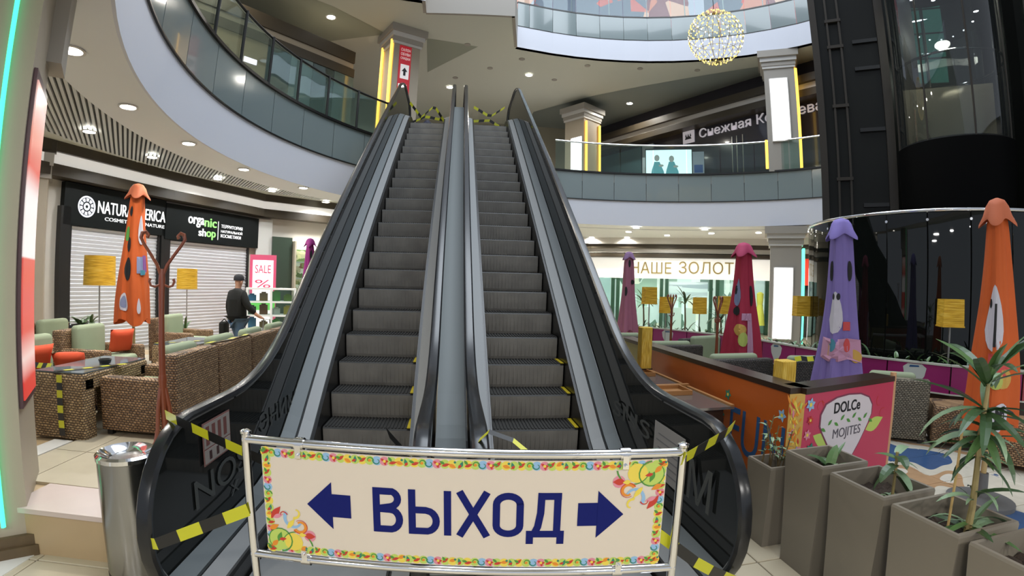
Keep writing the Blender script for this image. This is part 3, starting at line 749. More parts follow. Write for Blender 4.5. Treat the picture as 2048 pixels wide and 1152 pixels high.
# frosted letters on the smoked glass
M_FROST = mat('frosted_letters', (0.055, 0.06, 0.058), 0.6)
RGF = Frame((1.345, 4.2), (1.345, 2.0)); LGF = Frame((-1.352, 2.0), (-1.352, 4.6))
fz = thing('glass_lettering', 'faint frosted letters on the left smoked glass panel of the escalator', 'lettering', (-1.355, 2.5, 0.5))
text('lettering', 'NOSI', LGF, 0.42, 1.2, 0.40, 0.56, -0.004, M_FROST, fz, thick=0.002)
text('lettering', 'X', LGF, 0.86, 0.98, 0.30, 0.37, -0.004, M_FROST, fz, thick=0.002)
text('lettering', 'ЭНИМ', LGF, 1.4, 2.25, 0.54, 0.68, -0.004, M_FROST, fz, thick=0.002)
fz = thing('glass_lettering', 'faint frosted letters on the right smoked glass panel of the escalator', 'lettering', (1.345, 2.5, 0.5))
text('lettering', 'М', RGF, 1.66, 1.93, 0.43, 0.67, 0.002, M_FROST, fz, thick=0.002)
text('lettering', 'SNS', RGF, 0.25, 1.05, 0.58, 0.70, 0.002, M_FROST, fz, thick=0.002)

# ------------------------------------------------------------------ steel litter bin
bn = thing('litter_bin', 'round brushed steel litter bin beside the left escalator loop', 'bin', (-1.76, 2.44, 0))
c = (-1.76, 2.44, 0)
MB().lathe([(0.155, 0.0), (0.158, 0.02), (0.158, 0.665), (0.150, 0.665)], c, 40).build('bin_body', M_STEEL, bn, smooth=True)
MB().lathe([(0.150, 0.655), (0.165, 0.668), (0.166, 0.69), (0.152, 0.702), (0.10, 0.675), (0.085, 0.655), (0.083, 0.60)], c, 40, cap=False).build('bin_rim', M_CHROME, bn, smooth=True)
MB().lathe([(0.083, 0.60), (0.082, 0.595)], c, 24).build('bin_inside', M_SKIRT, bn)
MB().lathe([(0.16, 0.0), (0.16, 0.025)], c, 40).build('bin_foot', M_BLACK, bn, smooth=True)

# ------------------------------------------------------------------ tall square planters
M_PLANT = mat('planter_taupe', '#7b7468', 0.42, var=0.05, scale=3)
M_SOIL = mat('soil', '#33281f', 0.95, var=0.6, scale=60, bump=0.6)
M_LEAF = mat('leaf_green', '#4c6b3a', 0.4, var=0.25, scale=9)
M_LEAFD = mat('leaf_dark', '#37522f', 0.38, var=0.25, scale=9)
M_LEAFP = mat('leaf_pale', '#7f9a78', 0.4, var=0.2, scale=9)
M_STEM = mat('plant_stem', '#9a8a5c', 0.7, var=0.3, scale=30)
M_TWIG = mat('plant_twig', '#6b5a3c', 0.7)
def planter(label, cx, cy, hx, hy, h):
    t = thing('planter', label, 'planter', (cx, cy, 0), 'taupe planters in the row')
    k = 0.80; w = 0.02
    def rect(x, y, z): return [(cx-x, cy-y, z), (cx+x, cy-y, z), (cx+x, cy+y, z), (cx-x, cy+y, z)]
    MB().loft([rect(hx*k, hy*k, 0), rect(hx, hy, h-0.012), rect(hx-0.003, hy-0.003, h), rect(hx-w, hy-w, h), rect(hx-w-0.008, hy-w-0.008, h-0.12)], cap=True).build('pot', M_PLANT, t)
    mb = MB(); n = 9; q = 0.96
    for i in range(n):
        for j in range(n):
            x0, x1 = [(-1+2*s/n)*(hx-w-0.006)*q for s in (i, i+1)]; y0, y1 = [(-1+2*s/n)*(hy-w-0.006)*q for s in (j, j+1)]
            H = lambda x, y: h-0.085+0.018*sin(x*31+cy*7)*cos(y*27+1)+0.01*sin(x*70+y*55)
            mb.q(*[(cx+x, cy+y, H(x, y)) for x, y in ((x0, y0), (x1, y0), (x1, y1), (x0, y1))])
    mb.build('soil', M_SOIL, t); return t
def leaf_mesh(name, L, w, bend, m, n=7, fold=0.15):
    """strap leaf along +x, drooping with bend, base at origin"""
    mb = MB(); rows = []
    for i in range(n+1):
        t = i/n; a = bend*t; x = L*(sin(a)/a if abs(a) > 1e-4 else 1)*t if False else None
        rows.append(t)
    x = z = 0; pts = []
    for i in range(n+1):
        t = i/n; pts.append((x, z)); an = -bend*t; x += L/n*cos(an); z += L/n*sin(an)
    v = []
    for i, (x, z) in enumerate(pts):
        t = i/n; ww = w*0.5*(0.25+1.6*t*(1-t)*1.25+0.35*(1-t))*(1 if t < 0.98 else 0.1)
        if t == 1: ww = w*0.03
        v.append([(x, -ww, z+fold*ww), (x, 0, z-fold*ww*0.5), (x, ww, z+fold*ww)])
    for i in range(n):
        for j in range(2):
            mb.q(v[i][j], v[i+1][j], v[i+1][j+1], v[i][j+1])
    me = mb.mesh(name, m); return me
def add_leaf(parent, me, loc, az, el, scale=1.0, roll=0.0, name='leaf'):
    o = bpy.data.objects.new(name, me); COL.objects.link(o); o.parent = parent
    g = ORG.get(parent.name, (0, 0, 0)); o.location = (loc[0]-g[0], loc[1]-g[1], loc[2]-g[2]); o.rotation_euler = (roll, -el, az); o.scale = (scale,)*3
    return o
LM_STRAP = [leaf_mesh('leaf', 0.34, 0.050, b, m) for b, m in ((0.5, M_LEAF), (1.1, M_LEAFD), (0.8, M_LEAFD), (1.5, M_LEAFP))]
LM_BROAD = [leaf_mesh('leaf', 0.17, 0.07, b, m) for b, m in ((0.6, M_LEAF), (1.2, M_LEAFD), (0.9, M_LEAFP))]
LM_SMALL = [leaf_mesh('leaf', 0.07, 0.03, b, m, 4) for b, m in ((0.4, M_LEAF), (0.9, M_LEAFP))]
r = random.Random(3)
p1 = planter('smallest taupe planter at the back of the row, thin leggy seedlings under blue lettering', 2.02, 2.66, 0.115, 0.13, 0.55)
for i in range(9):
    x, y = 2.02+r.uniform(-.06, .06), 2.66+r.uniform(-.07, .07); h = r.uniform(0.14, 0.36); dx, dy = r.uniform(-.07, .07), r.uniform(-.06, .06)
    MB().tube([(x, y, 0.46), (x+dx*.4, y+dy*.4, 0.48+h*.5), (x+dx, y+dy, 0.5+h)], 0.004, 5).build('stem', M_TWIG, p1)
    for k in range(6): add_leaf(p1, LM_SMALL[k % 2], (x+dx*(0.5+k*.1), y+dy*(0.5+k*.1), 0.48+h*(0.5+k*.1)), r.uniform(0, 6.28), r.uniform(-.2, .8), r.uniform(.5, .9))
p2 = planter('second taupe planter from the back, one short upright leaf shoot in it', 2.09, 2.265, 0.165, 0.165, 0.70)
for i, (az, el) in enumerate(((0.5, 1.2), (2.4, 1.0), (4.2, 0.9), (5.5, 0.6), (1.4, 0.7))):
    add_leaf(p2, LM_BROAD[i % 3], (2.10, 2.24, 0.62), az, el, 0.95)
for i in range(3): add_leaf(p2, LM_STRAP[i], (2.10, 2.24, 0.62), 0.3+i*0.25, 0.95-i*.2, 0.62)
p3 = planter('middle taupe planter with a small drooping broad leaved plant', 2.09, 1.845, 0.175, 0.185, 0.70)
MB().tube([(2.12, 1.79, 0.60), (2.12, 1.79, 0.72), (2.115, 1.79, 0.86)], 0.008, 6).build('stem', M_STEM, p3)
for i in range(9): add_leaf(p3, LM_BROAD[i % 3], (2.117, 1.79, 0.74+0.014*i), i*2.4, -0.5+0.12*i, r.uniform(.65, .95))
for i in range(8): add_leaf(p3, LM_SMALL[1], (2.11+r.uniform(-.04, .06), 1.78+r.uniform(-.03, .03), 0.63), i*0.8, r.uniform(.1, .7), 0.7)
p4 = planter('taupe planter second from the front holding the tall strap leaved dracaena', 2.09, 1.43, 0.19, 0.172, 0.70)
TX, TY = 2.10, 1.36
MB().tube([(TX, TY, 0.6), (TX+0.01, TY, 0.75), (TX+0.02, TY+0.01, 0.9), (TX+0.03, TY+0.02, 1.05), (TX+0.05, TY+0.02, 1.22), (TX+0.07, TY+0.03, 1.32)], [0.016, 0.014, 0.012, 0.011, 0.009, 0.007], 8).build('trunk', M_STEM, p4, smooth=True)
for zz, cnt, e0, s0, s1 in ((0.66, 13, 0.30, .5, .85), (0.78, 7, 0.6, .35, .6), (0.98, 12, -0.1, .5, .75), (1.06, 15, 0.1, .6, .85), (1.14, 14, 0.3, .7, 1.0), (1.27, 12, 0.75, .8, 1.15)):
    for i in range(cnt):
        k = (zz-0.6)/0.72
        add_leaf(p4, LM_STRAP[r.randrange(4)], (TX+0.07*k, TY+0.03*k, zz+r.uniform(-.03, .03)), i*6.28/cnt+r.uniform(-.3, .3), e0+r.uniform(-.35, .35), r.uniform(s0, s1), r.uniform(-.5, .5))
MB().tube([(TX-0.06, TY+0.05, 0.6), (TX-0.05, TY+0.05, 1.1)], 0.006, 6).build('support_stick', mat('bamboo', '#b89a63', 0.6), p4)
p5 = planter('front taupe planter cut off by the frame, bare dry soil', 2.09, 1.04, 0.19, 0.175, 0.70)

# ------------------------------------------------------------------ shop fronts, ground floor left
M_SIGNB = mat('sign_black', (0.007, 0.009, 0.009), 0.45, spec=0.15)
M_LETW = mat('letter_white', (0.85, 0.86, 0.86), 0.5, emit=0.55)
M_LETG = mat('letter_green', (0.28, 0.75, 0.18), 0.5, emit=0.5)
M_SHUT = mat('shutter_white', (0.70, 0.72, 0.76), 0.42, metal=0.15, var=0.08, scale=1.5)
def shutter(label, f, a0, a1, z1, w):
    c = f.pt((a0+a1)/2, 0)
    t = thing('roller_shutter', label, 'shutter', c)
    mb = MB(); n = int(z1/0.082)
    for i in range(n):
        z0 = z1*i/n; z2 = z1*(i+1)/n; zm = z0+(z2-z0)*0.82
        mb.q(f.pt(a0, z0, 0.03), f.pt(a1, z0, 0.03), f.pt(a1, zm, 0.055), f.pt(a0, zm, 0.055))
        mb.q(f.pt(a0, zm, 0.055), f.pt(a1, zm, 0.055), f.pt(a1, z2, 0.03), f.pt(a0, z2, 0.03))
    stuff(mb.build('shutter_curtain', M_SHUT, t))
    for x in (a0-0.06, a1):
        a = MB(); f.box(a, x, x+0.06, 0, z1, 0.0, 0.10); a.build('guide_rail', M_BLACK, t)
    a = MB(); f.box(a, a0, a1, 0.0, 0.06, 0.02, 0.075); a.build('bottom_bar', M_GREY, t)
shutter('white roller shutter under the black sign with a round emblem', F1, 1.78, 4.1, 2.64, w_l1)
shutter('white roller shutter under the black sign with green and white letters', F2, 0.22, 2.98, 2.56, w_l2)
for f, a0, a1 in ((F1, 1.5, 1.72), (F1, 4.16, 4.26), (F2, 0.0, 0.16)):
    a = MB(); f.box(a, a0, a1, 0, 3.0, 0.0, 0.14); struct(a.build('trim_11', M_BLACK))
def signboard(label, f, a0, a1, z0, z1, m, d=0.14):
    t = thing('shop_sign', label, 'sign', f.pt((a0+a1)/2, z0))
    a = MB(); f.box(a, a0, a1, z0, z1, 0.005, d); a.build('sign_panel', m, t); return t
s1 = signboard('black shop sign with round white emblem above the left roller shutter', F1, 1.55, 4.25, 2.64, 3.48, M_SIGNB)
text('lettering', 'NATURA SIBERICA', F1, 2.33, 4.23, 2.95, 3.21, 0.141, M_LETW, s1, thick=0.02)
text('lettering', 'COSMETICS OF NATURE', F1, 2.52, 4.22, 2.81, 2.885, 0.141, M_LETW, s1, thick=0.01)
mb = MB(); n = 40; cxx, czz = 2.06, 3.045
for r0, r1 in ((0.175, 0.21), (0.10, 0.165), (0.03, 0.075)):
    for i in range(n):
        t0, t1 = 2*pi*i/n, 2*pi*(i+1)/n
        if r0 == 0.10 and i % 4 == 3: continue
        P4 = [F1.pt(cxx+r_*cos(t_), czz+r_*1.05*sin(t_), 0.15) for r_, t_ in ((r0, t0), (r1, t0), (r1, t1), (r0, t1))]
        mb.q(*P4)
mb.build('round_emblem', mat('emblem_white', (0.72, 0.75, 0.82), 0.5, emit=0.4), s1)
s2 = signboard('black shop sign with green and white lettering above the right roller shutter', F2, 0.0, 3.34, 2.57, 3.44, M_SIGNB, 0.16)
text('lettering', 'orga', F2, 0.69, 1.22, 2.94, 3.20, 0.161, M_LETW, s2, thick=0.02, bold=0.01)
text('lettering', 'nic', F2, 1.24, 1.66, 2.99, 3.22, 0.161, M_LETG, s2, thick=0.02, bold=0.01)
text('lettering', 'sh', F2, 1.05, 1.30, 2.73, 2.93, 0.161, M_LETW, s2, thick=0.02, bold=0.01)
text('lettering', 'op', F2, 1.32, 1.64, 2.66, 2.88, 0.161, M_LETG, s2, thick=0.02, bold=0.01)
a = MB(); F2.box(a, 1.725, 1.74, 2.68, 3.18, 0.16, 0.17); a.build('divider_line', M_LETW, s2)
for i, l in enumerate(('ТЕРРИТОРИЯ', 'НАТУРАЛЬНОЙ', 'КОСМЕТИКИ')):
    text('lettering', l, F2, 1.84, 2.66-0.05*(i == 2), 3.02-0.13*i, 3.11-0.13*i, 0.161, M_LETW, s2, thick=0.01)

# bright shop to the right of the shutters
def shelf_nodes(cols, sc, e):
    def f(nt, b):
        p = mapped(nt, sc); v = nt.nodes.new('ShaderNodeTexVoronoi'); v.inputs['Scale'].default_value = 1.0; v.distance = 'CHEBYCHEV'
        nt.links.new(p, v.inputs['Vector']); sx = nt.nodes.new('ShaderNodeSeparateColor'); nt.links.new(v.outputs['Color'], sx.inputs[0])
        r = ramp(nt, sx.outputs[0], [(i/len(cols), c) for i, c in enumerate(cols)], const=True)
        nt.links.new(r.outputs[0], b.inputs['Base Color']); nt.links.new(r.outputs[0], b.inputs['Emission Color']); b.inputs['Emission Strength'].default_value = e
    return f
M_SHOPL = nodes_mat('lit_display_left', 0.4, shelf_nodes(['#b9a98a', '#8f8a55', '#d8d2bf', '#7a5236', '#c9bb90', '#5d6a3c'], (5, 5, 7), 0.35))
sw = thing('shop_window', 'lit shop window with brown and green goods beside the purple parasol', 'window', F3.pt(2, 0))
a = MB(); F3.box(a, 1.25, 3.6, 0.25, 2.75, 0.01, 0.05); a.build('display_back', M_SHOPL, sw)
for i in range(4):
    a = MB(); F3.box(a, 1.25, 3.6, 0.7+0.5*i, 0.73+0.5*i, 0.05, 0.25); a.build('shelf', M_SILVER, sw)
for x in (1.22, 2.4, 3.6):
    a = MB(); F3.box(a, x-0.03, x+0.03, 0, 2.85, 0.05, 0.3); a.build('window_mullion', mat('mullion_cream', (0.6, 0.55, 0.42), 0.5), sw)
a = MB(); F3.box(a, 1.25, 3.6, 2.62, 2.78, 0.06, 0.22); a.build('window_lamp', mat('strip_lamp', (1, 0.97, 0.86), emit=5.0), sw)
a = MB(); F3.box(a, 1.25, 3.6, 0.25, 2.6, 0.27, 0.285); a.build('window_pane', M_GUARD, sw)
a = MB(); F3.box(a, 0.5, 1.15, 0.0, 2.95, 0.0, 0.18); struct(a.build('trim_12', mat('pier_dark_green', (0.05, 0.075, 0.055), 0.3)))
a = MB(); F3.box(a, -0.0, 0.5, 0.0, 3.45, 0.0, 0.12); struct(a.build('trim_13', mat('pier_white', (0.62, 0.63, 0.60), 0.4)))

# ------------------------------------------------------------------ jeweller's shop, ground floor right
M_GOLD = mat('letter_gold', (0.62, 0.48, 0.20), 0.28, metal=0.75)
M_SIGNW = mat('sign_white', (0.86, 0.85, 0.80), 0.5, emit=0.42)
js = signboard('long white shop sign with gold letters at the back of the hall', F5, 0.06, 7.05, 2.05, 2.84, M_SIGNW, 0.22)
text('lettering', 'НАШЕ', F5, 1.72, 3.28, 2.24, 2.68, 0.222, M_GOLD, js, thick=0.05)
text('lettering', 'ЗОЛОТО', F5, 3.56, 6.12, 2.26, 2.72, 0.222, M_GOLD, js, thick=0.05)
jw = thing('glazed_shop', 'bright glazed jewellery shop front below the white sign', 'shop front', F5.pt(3.5, 0))
M_JLIT = nodes_mat('lit_jewellery', 0.4, shelf_nodes(['#dfe9e4', '#9fb3a4', '#f2f4ef', '#5f7a6a', '#cfd8d8', '#e8e3d2', '#7e8f88'], (2.4, 2.4, 1.1), 0.40))
a = MB(); F5.box(a, 0.06, 7.05, 0.05, 2.05, 0.005, 0.03); a.build('lit_interior', M_JLIT, jw)
M_MULG = mat('mullion_green', (0.035, 0.09, 0.05), 0.4)
for x in (0.95, 1.15, 2.85, 3.05, 4.75, 5.0, 5.9, 6.9):
    a = MB(); F5.box(a, x, x+0.13, 0, 2.05, 0.03, 0.20); a.build('shop_mullion', M_MULG, jw)
a = MB(); F5.box(a, 3.2, 4.7, 1.35, 1.95, 0.03, 0.10); a.build('window_graphic', nodes_mat('window_graphic', 0.4, shelf_nodes(['#c9ccd3', '#aeb4bf', '#e3e4e8'], (0.6, 0.6, 9), 0.35)), jw)
for i, (x0, x1) in enumerate(((1.3, 1.75), (2.0, 2.5), (3.3, 3.7), (3.85, 4.25), (4.35, 4.7), (5.25, 5.7))):
    a = MB(); F5.box(a, x0, x1, 0.05, 0.95, 0.03, 0.35); a.build('display_case', mat('case_white', (0.72, 0.75, 0.72), 0.3, emit=0.25), jw)
a = MB(); F5.box(a, 0.06, 7.05, 0.05, 2.05, 0.40, 0.415); a.build('window_pane', M_GUARD, jw)
M_DRESS = [mat('dress_pale', '#cfc9c6', 0.8), mat('dress_lime', '#c2cf57', 0.8), mat('dress_blue', '#8d9db3', 0.8)]
for i, (x, m) in enumerate(((6.1, 2), (6.6, 1))):
    o = MB().lathe([(0.05, 1.62), (0.13, 1.56), (0.12, 1.3), (0.10, 1.15), (0.16, 0.8), (0.20, 0.4)], F5.pt(x, 0, 0.75+0.55*(i == 2)), 14).build('hanging_dress', M_DRESS[m])
    tag(o, ('blue grey garment hanging in the shop window right of the crimson parasol', 'lime yellow garment hanging by the pillar at the shop window', 'pale long garment on display behind the crimson parasol')[i], 'dress')
# white wall panel at the far left of the jeweller and red and dark shop past the pillar
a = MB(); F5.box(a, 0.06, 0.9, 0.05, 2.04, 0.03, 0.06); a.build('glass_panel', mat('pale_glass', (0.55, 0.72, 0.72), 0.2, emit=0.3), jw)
rs = thing('shop_sign', 'red square shop sign right of the pillar with green tubes', 'sign', (12.2, 15.6, 2))
FR = Frame((12.25, 16.1), (13.55, 14.1)); a = MB(); FR.box(a, 0.0, 1.6, 1.9, 3.0, 0.25, 0.35); a.build('sign_face', mat('sign_red', '#e2402e', 0.4, emit=0.55), rs)
a = MB(); FR.box(a, -0.05, 1.65, 1.85, 3.05, 0.05, 0.25); a.build('sign_case', M_BLACK, rs)

# ------------------------------------------------------------------ pillars carried through the galleries
def lit_pillar(name, cx, cy, hw, rot, z0, z1, tubes, tubemat, panel=None, cap=True, m=M_GREY):
    o, bx, P = pillar(name, cx, cy, hw, hw, rot, z0, z1, m)
    if cap:
        for k, (dz0, dz1, mm, e) in enumerate(((0.0, 0.22, M_GREY, 0.16), (0.22, 0.36, M_SILVER, 0.10), (0.36, 0.5, M_GREY, 0.06), (0.5, 0.58, M_SILVER, 0.04))):
            a = MB(); bx(a, -hw-e, hw+e, -hw-e, hw+e, z1-dz1, z1-dz0); a.build('capital_band', mm, o)
    return o, bx, P
M_YTUBE = mat('tube_amber', (1.0, 0.58, 0.09), emit=1.25)
M_GTUBE = mat('tube_green', (0.10, 0.95, 0.55), emit=2.0)
M_LIT = mat('panel_white', (0.97, 0.98, 1.0), emit=1.9)
def tubes_on(bx, P, spots, z0, z1, m, label, grp):
    for x, y in spots:
        o = MB().tube([P(x, y, z0), P(x, y, z1)], 0.035, 8).build('light_tube', m)
        tag(o, label, 'light', grp)
# A: upper gallery, left of the escalator head, amber tubes on both faces and a red sign
ra = radians(-60)
A_, bxA, PA = lit_pillar('trim_14', -1.83, 14.4, 0.42, ra, Z1, ZC, 0, None, m=M_BEIGE)
for i, (x, y) in enumerate(((-0.35, -0.47), (0.36, -0.47))):
    o = MB().tube([PA(x, y, Z1+0.1), PA(x, y, 8.75)], 0.045, 8).build('light_tube', M_YTUBE)
    tag(o, ('left of the two amber light tubes on the pillar left of the escalator head', 'right of the two amber light tubes on the pillar left of the escalator head')[i], 'light', 'amber tubes on the pillar by the escalator head')
rsg = thing('banner_sign', 'red vertical banner with white fields on the pillar at the escalator head', 'banner', PA(0.42, 0, 6.0))
a = MB(); bxA(a, 0.425, 0.44, -0.24, 0.14, 5.7, 8.6); a.build('banner_panel', mat('banner_red', '#b5202c', 0.5, emit=0.25), rsg)
a = MB(); bxA(a, 0.44, 0.45, -0.18, 0.09, 7.55, 8.0); a.build('white_field', mat('banner_white', '#e9e4e2', 0.5, emit=0.25), rsg)
a = MB(); bxA(a, 0.44, 0.45, -0.22, 0.05, 5.7, 7.38); a.build('white_field', MATS['banner_white'], rsg)
FA = Frame(PA(0.45, -0.24, 0)[:2], PA(0.45, 0.14, 0)[:2])
for i in range(3): text('banner_text', ('САЛОН', 'ОБУВИ', 'СКИДКИ')[i], FA, 0.04, 0.34, 8.42-0.14*i, 8.51-0.14*i, 0.002, MATS['banner_white'], rsg, thick=0.004)
a = MB(); FA.poly(a, [(0.19, 7.90), (0.28, 7.78), (0.225, 7.78), (0.225, 7.65), (0.155, 7.65), (0.155, 7.78), (0.10, 7.78)], 0.003, 0.008); a.build('banner_symbol', M_BLACK, rsg)
# B: upper gallery right with white light panel
rb = radians(-35)
B_, bxB, PB = lit_pillar('trim_15', 9.98, 13.15, 0.47, rb, Z1, ZC, 0, None)
def light_panel(label, bx, P, hw, z0, z1, xa, xb):
    t = thing('lightbox', label, 'light', P((xa+xb)/2, -hw, z0))
    a = MB(); bx(a, xa-0.03, xb+0.03, -hw-0.05, -hw-0.004, z0-0.03, z1+0.03); a.build('panel_frame', M_SILVER, t)
    a = MB(); bx(a, xa, xb, -hw-0.07, -hw-0.05, z0, z1); a.build('lit_face', M_LIT, t)
light_panel('white light panel on the pillar of the right upper gallery', bxB, PB, 0.47, 6.25, 8.25, -0.30, 0.22)
for i, (x, y) in enumerate(((0.52, -0.40), (0.52, 0.05), (-0.52, -0.42))):
    o = MB().tube([PB(x, y, Z1+0.1), PB(x, y, (8.6, 8.6, 6.3)[i])], 0.045, 8).build('light_tube', M_YTUBE)
    tag(o, ('near amber tube on the right side of the right gallery pillar', 'far amber tube on the right side of the right gallery pillar', 'short amber tube low on the left edge of the right gallery pillar')[i], 'light')
# C: same pillar below on the ground floor with green tubes
C_, bxC, PC_ = lit_pillar('trim_16', 9.98, 13.15, 0.47, rb, 0, 3.6, 0, None)
light_panel('tall white light panel on the ground floor pillar right of the gold letters', bxC, PC_, 0.47, 0.25, 2.35, -0.34, 0.20)
for i, x in enumerate((-0.40, 0.0)):
    o = MB().tube([PC_(0.53, x, 0.1), PC_(0.53, x, 2.95)], 0.04, 8).build('light_tube', M_GTUBE)
    tag(o, ('near green tube on the ground floor pillar beside the red sign', 'far green tube on the ground floor pillar beside the red sign')[i], 'light')
# D: deeper pillar of the upper gallery with amber tubes
rd = radians(35)
D_, bxD, PD = lit_pillar('trim_17', 5.0, 19.3, 0.50, rd, Z1, ZC-0.3, 0, None, m=M_BEIGE)
light_panel('white light panel on the far gallery pillar behind the escalator head', lambda mb, x0, x1, y0, y1, za, zb: bxD(mb, y0, y1, -x1, -x0, za, zb) if False else bxD(mb, y0, y1, x0, x1, za, zb), lambda x, y, z: PD(y, x, z), 0.50, Z1+0.1, 7.55, -0.42, 0.12)
for i, x in enumerate((-0.42, 0.42)):
    o = MB().tube([PD(x, -0.56, Z1+0.1), PD(x, -0.56, 8.2)], 0.045, 8).build('light_tube', M_YTUBE)
    tag(o, ('left amber tube on the far gallery pillar', 'right amber tube on the far gallery pillar')[i], 'light')
struct(box('trim_18', M_BEIGE, (-2.25, -1.4, 13.95, 14.8, 0, 3.6)))

# ------------------------------------------------------------------ upper gallery shops
M_PURP = mat('dark_purple_glass', (0.035, 0.032, 0.042), 0.12, coat=0.3)
M_TEALG = mat('dark_teal_glass', (0.045, 0.085, 0.10), 0.10, coat=0.4)
GR, w_g = facade('wall_gallery', (6.3, 22.9), (12.3, 10.5), 9.2, M_PURP, z0=Z1)
gm = w_g.data
for z0, z1, m, d in ((8.56, 8.75, M_SILVER, 0.1), (8.30, 8.56, M_DARK, 0.55), (8.08, 8.30, M_SILVER, 0.40), (7.84, 8.08, M_DARK, 0.5)):
    a = MB(); GR.box(a, -0.2, GR.L, z0, z1, 0, d); a.build('cornice_band', m, w_g)
sn = thing('shop_sign', 'pale lettering with a crown emblem on the dark shop of the right upper gallery', 'sign', GR.pt(6, 7))
M_LETL = mat('letter_lilac', (0.62, 0.58, 0.62), 0.5, emit=0.25)
text('lettering', 'Снежная Королева', GR, 6.45, 11.4, 7.35, 7.80, 0.01, M_LETL, sn, thick=0.05)
a = MB(); GR.box(a, 5.65, 6.2, 7.35, 7.86, 0.01, 0.05); a.build('emblem_plate', M_LETL, sn)
a = MB()
GR.poly(a, [(5.76, 7.5), (6.08, 7.5), (6.02, 7.6), (5.82, 7.6)], 0.05, 0.07)
for x in (5.78, 5.89, 6.0): GR.poly(a, [(x, 7.6), (x+0.07, 7.6), (x+0.035, 7.72)], 0.05, 0.07)
a.build('crown_emblem', M_PURP, sn)
for x in (7.9, 8.1, 8.35):
    a = MB(); GR.box(a, x, x+0.03, Z1, 7.2, 0.02, 0.06); a.build('door_pull', M_CHROME, w_g)
a = MB(); GR.box(a, 0.2, 3.4, Z1, 7.7, 0.01, 0.06); a.build('teal_pane', M_TEALG, w_g)
a = MB(); GR.box(a, 3.5, 4.1, Z1, 7.7, 0.01, 0.10); a.build('white_pane', mat('pale_pane', (0.34, 0.40, 0.45), 0.3), w_g)
GB, w_gb = facade('wall_gallery', (-3.2, 22.5), (6.3, 22.9), 9.2, mat('gallery_olive_wall', (0.36, 0.33, 0.25), 0.6), z0=Z1)
# lit advertising screen and blue notice
def facing(p, w):
    d = sqrt(p[0]**2+p[1]**2); u = (p[1]/d, -p[0]/d); return Frame((p[0]-u[0]*w/2, p[1]-u[1]*w/2), (p[0]+u[0]*w/2, p[1]+u[1]*w/2))
f = facing((8.0, 17.6), 1.75)
sc_ = thing('lit_screen', 'glowing white screen with two seated figures behind the gallery glass', 'screen', f.pt(0.9, 5.95))
a = MB(); f.box(a, -0.03, f.L+0.03, 5.75, 7.06, -0.12, 0); a.build('screen_case', M_BLACK, sc_)
a = MB(); f.box(a, 0, f.L, 5.80, 7.0, 0.0, 0.01); scf = a.build('screen_face', mat('screen_white', (0.72, 0.90, 0.92), emit=0.75), sc_)
def blob(mb, c, rx, rz, d, n=14): mb.q(*[f.pt(c[0]+rx*cos(2*pi*i/n), c[1]+rz*sin(2*pi*i/n), d) for i in range(n)])
a = MB()
for cx_, cz_ in ((0.42, 6.68), (0.98, 6.64)): blob(a, (cx_, cz_), 0.10, 0.13, 0.012); blob(a, (cx_+0.16, cz_-0.30), 0.10, 0.05, 0.0125)
a.cur = 1
for cx_, s_ in ((0.42, 1), (0.98, 1)):
    a.q(f.pt(cx_-0.26, 5.82, 0.0115), f.pt(cx_+0.30, 5.82, 0.0115), f.pt(cx_+0.26, 6.15, 0.0115), f.pt(cx_+0.10, 6.53, 0.0115), f.pt(cx_-0.10, 6.53, 0.0115), f.pt(cx_-0.2, 6.2, 0.0115))
a.build('screen_picture', [mat('screen_skin', (0.35, 0.38, 0.36), emit=0.3), mat('screen_clothes', (0.10, 0.32, 0.36), emit=0.4)], sc_)
f2 = facing((8.75, 16.6), 0.42)
bn2 = thing('notice_board', 'small blue and white notice right of the glowing gallery screen', 'notice', f2.pt(0.2, 5.7))
a = MB(); f2.box(a, 0, f2.L, 5.6, 6.75, -0.04, 0); a.build('board', mat('notice_pale', (0.42, 0.46, 0.52), 0.5), bn2)
a = MB(); f2.box(a, 0.05, f2.L-0.05, 5.95, 6.25, 0.0, 0.006); a.build('blue_print', mat('notice_blue', (0.06, 0.12, 0.33), 0.5), bn2)
# left gallery shop with bulkhead, brown hoarding and glass
M_HOARD = mat('hoarding_brown', (0.21, 0.165, 0.095), 0.55, var=0.15, scale=0.8)
GL = Frame((-9.2, 6.78), (-3.15, 14.1))
a = MB(); GL.box(a, 0, GL.L-2.85, Z1, 7.75, -0.2, 0.0); w_gl = struct(a.build('wall_gallery', M_HOARD))
o_ = GL.L-6.47
for z0, z1, m, d in ((8.06, 8.42, M_DARK, 0.0), (7.86, 8.06, M_BEIGE, -0.06), (7.60, 7.86, M_DARK, 0.02)):
    a = MB(); GL.box(a, 0, GL.L, z0, z1, -2.6, d); a.build('bulkhead_band', m, w_gl)
for i in range(4):
    x0 = o_+3.62+0.72*i
    a = MB(); GL.box(a, x0, x0+0.70, Z1, 7.6, -0.02, -0.005); a.build('shop_pane', mat('gallery_shop_glass', (0.10, 0.15, 0.135), 0.08, coat=0.5) if i % 2 else glass('gallery_clear', (0.6, 0.72, 0.68), 0.8, base=(0.2, 0.25, 0.23)), w_gl)
for i, (x, l) in enumerate(((1.55, 'VOGUE'), (2.5, 'ПОДИУМ'))):
    text('faint_lettering', l, GL, o_+x-0.9, o_+x, 6.85, 7.15, 0.004, mat('hoarding_letter', (0.30, 0.25, 0.15), 0.5), w_gl, thick=0.02)
wsg = GL
a = MB(); GL.box(a, o_+3.0, o_+3.35, 6.95, 7.08, 0.0, 0.02); tag(a.build('small_lit_sign', mat('lit_lilac', (0.85, 0.75, 0.95), emit=2.0)), 'tiny glowing white sign on the brown hoarding of the left gallery', 'sign')
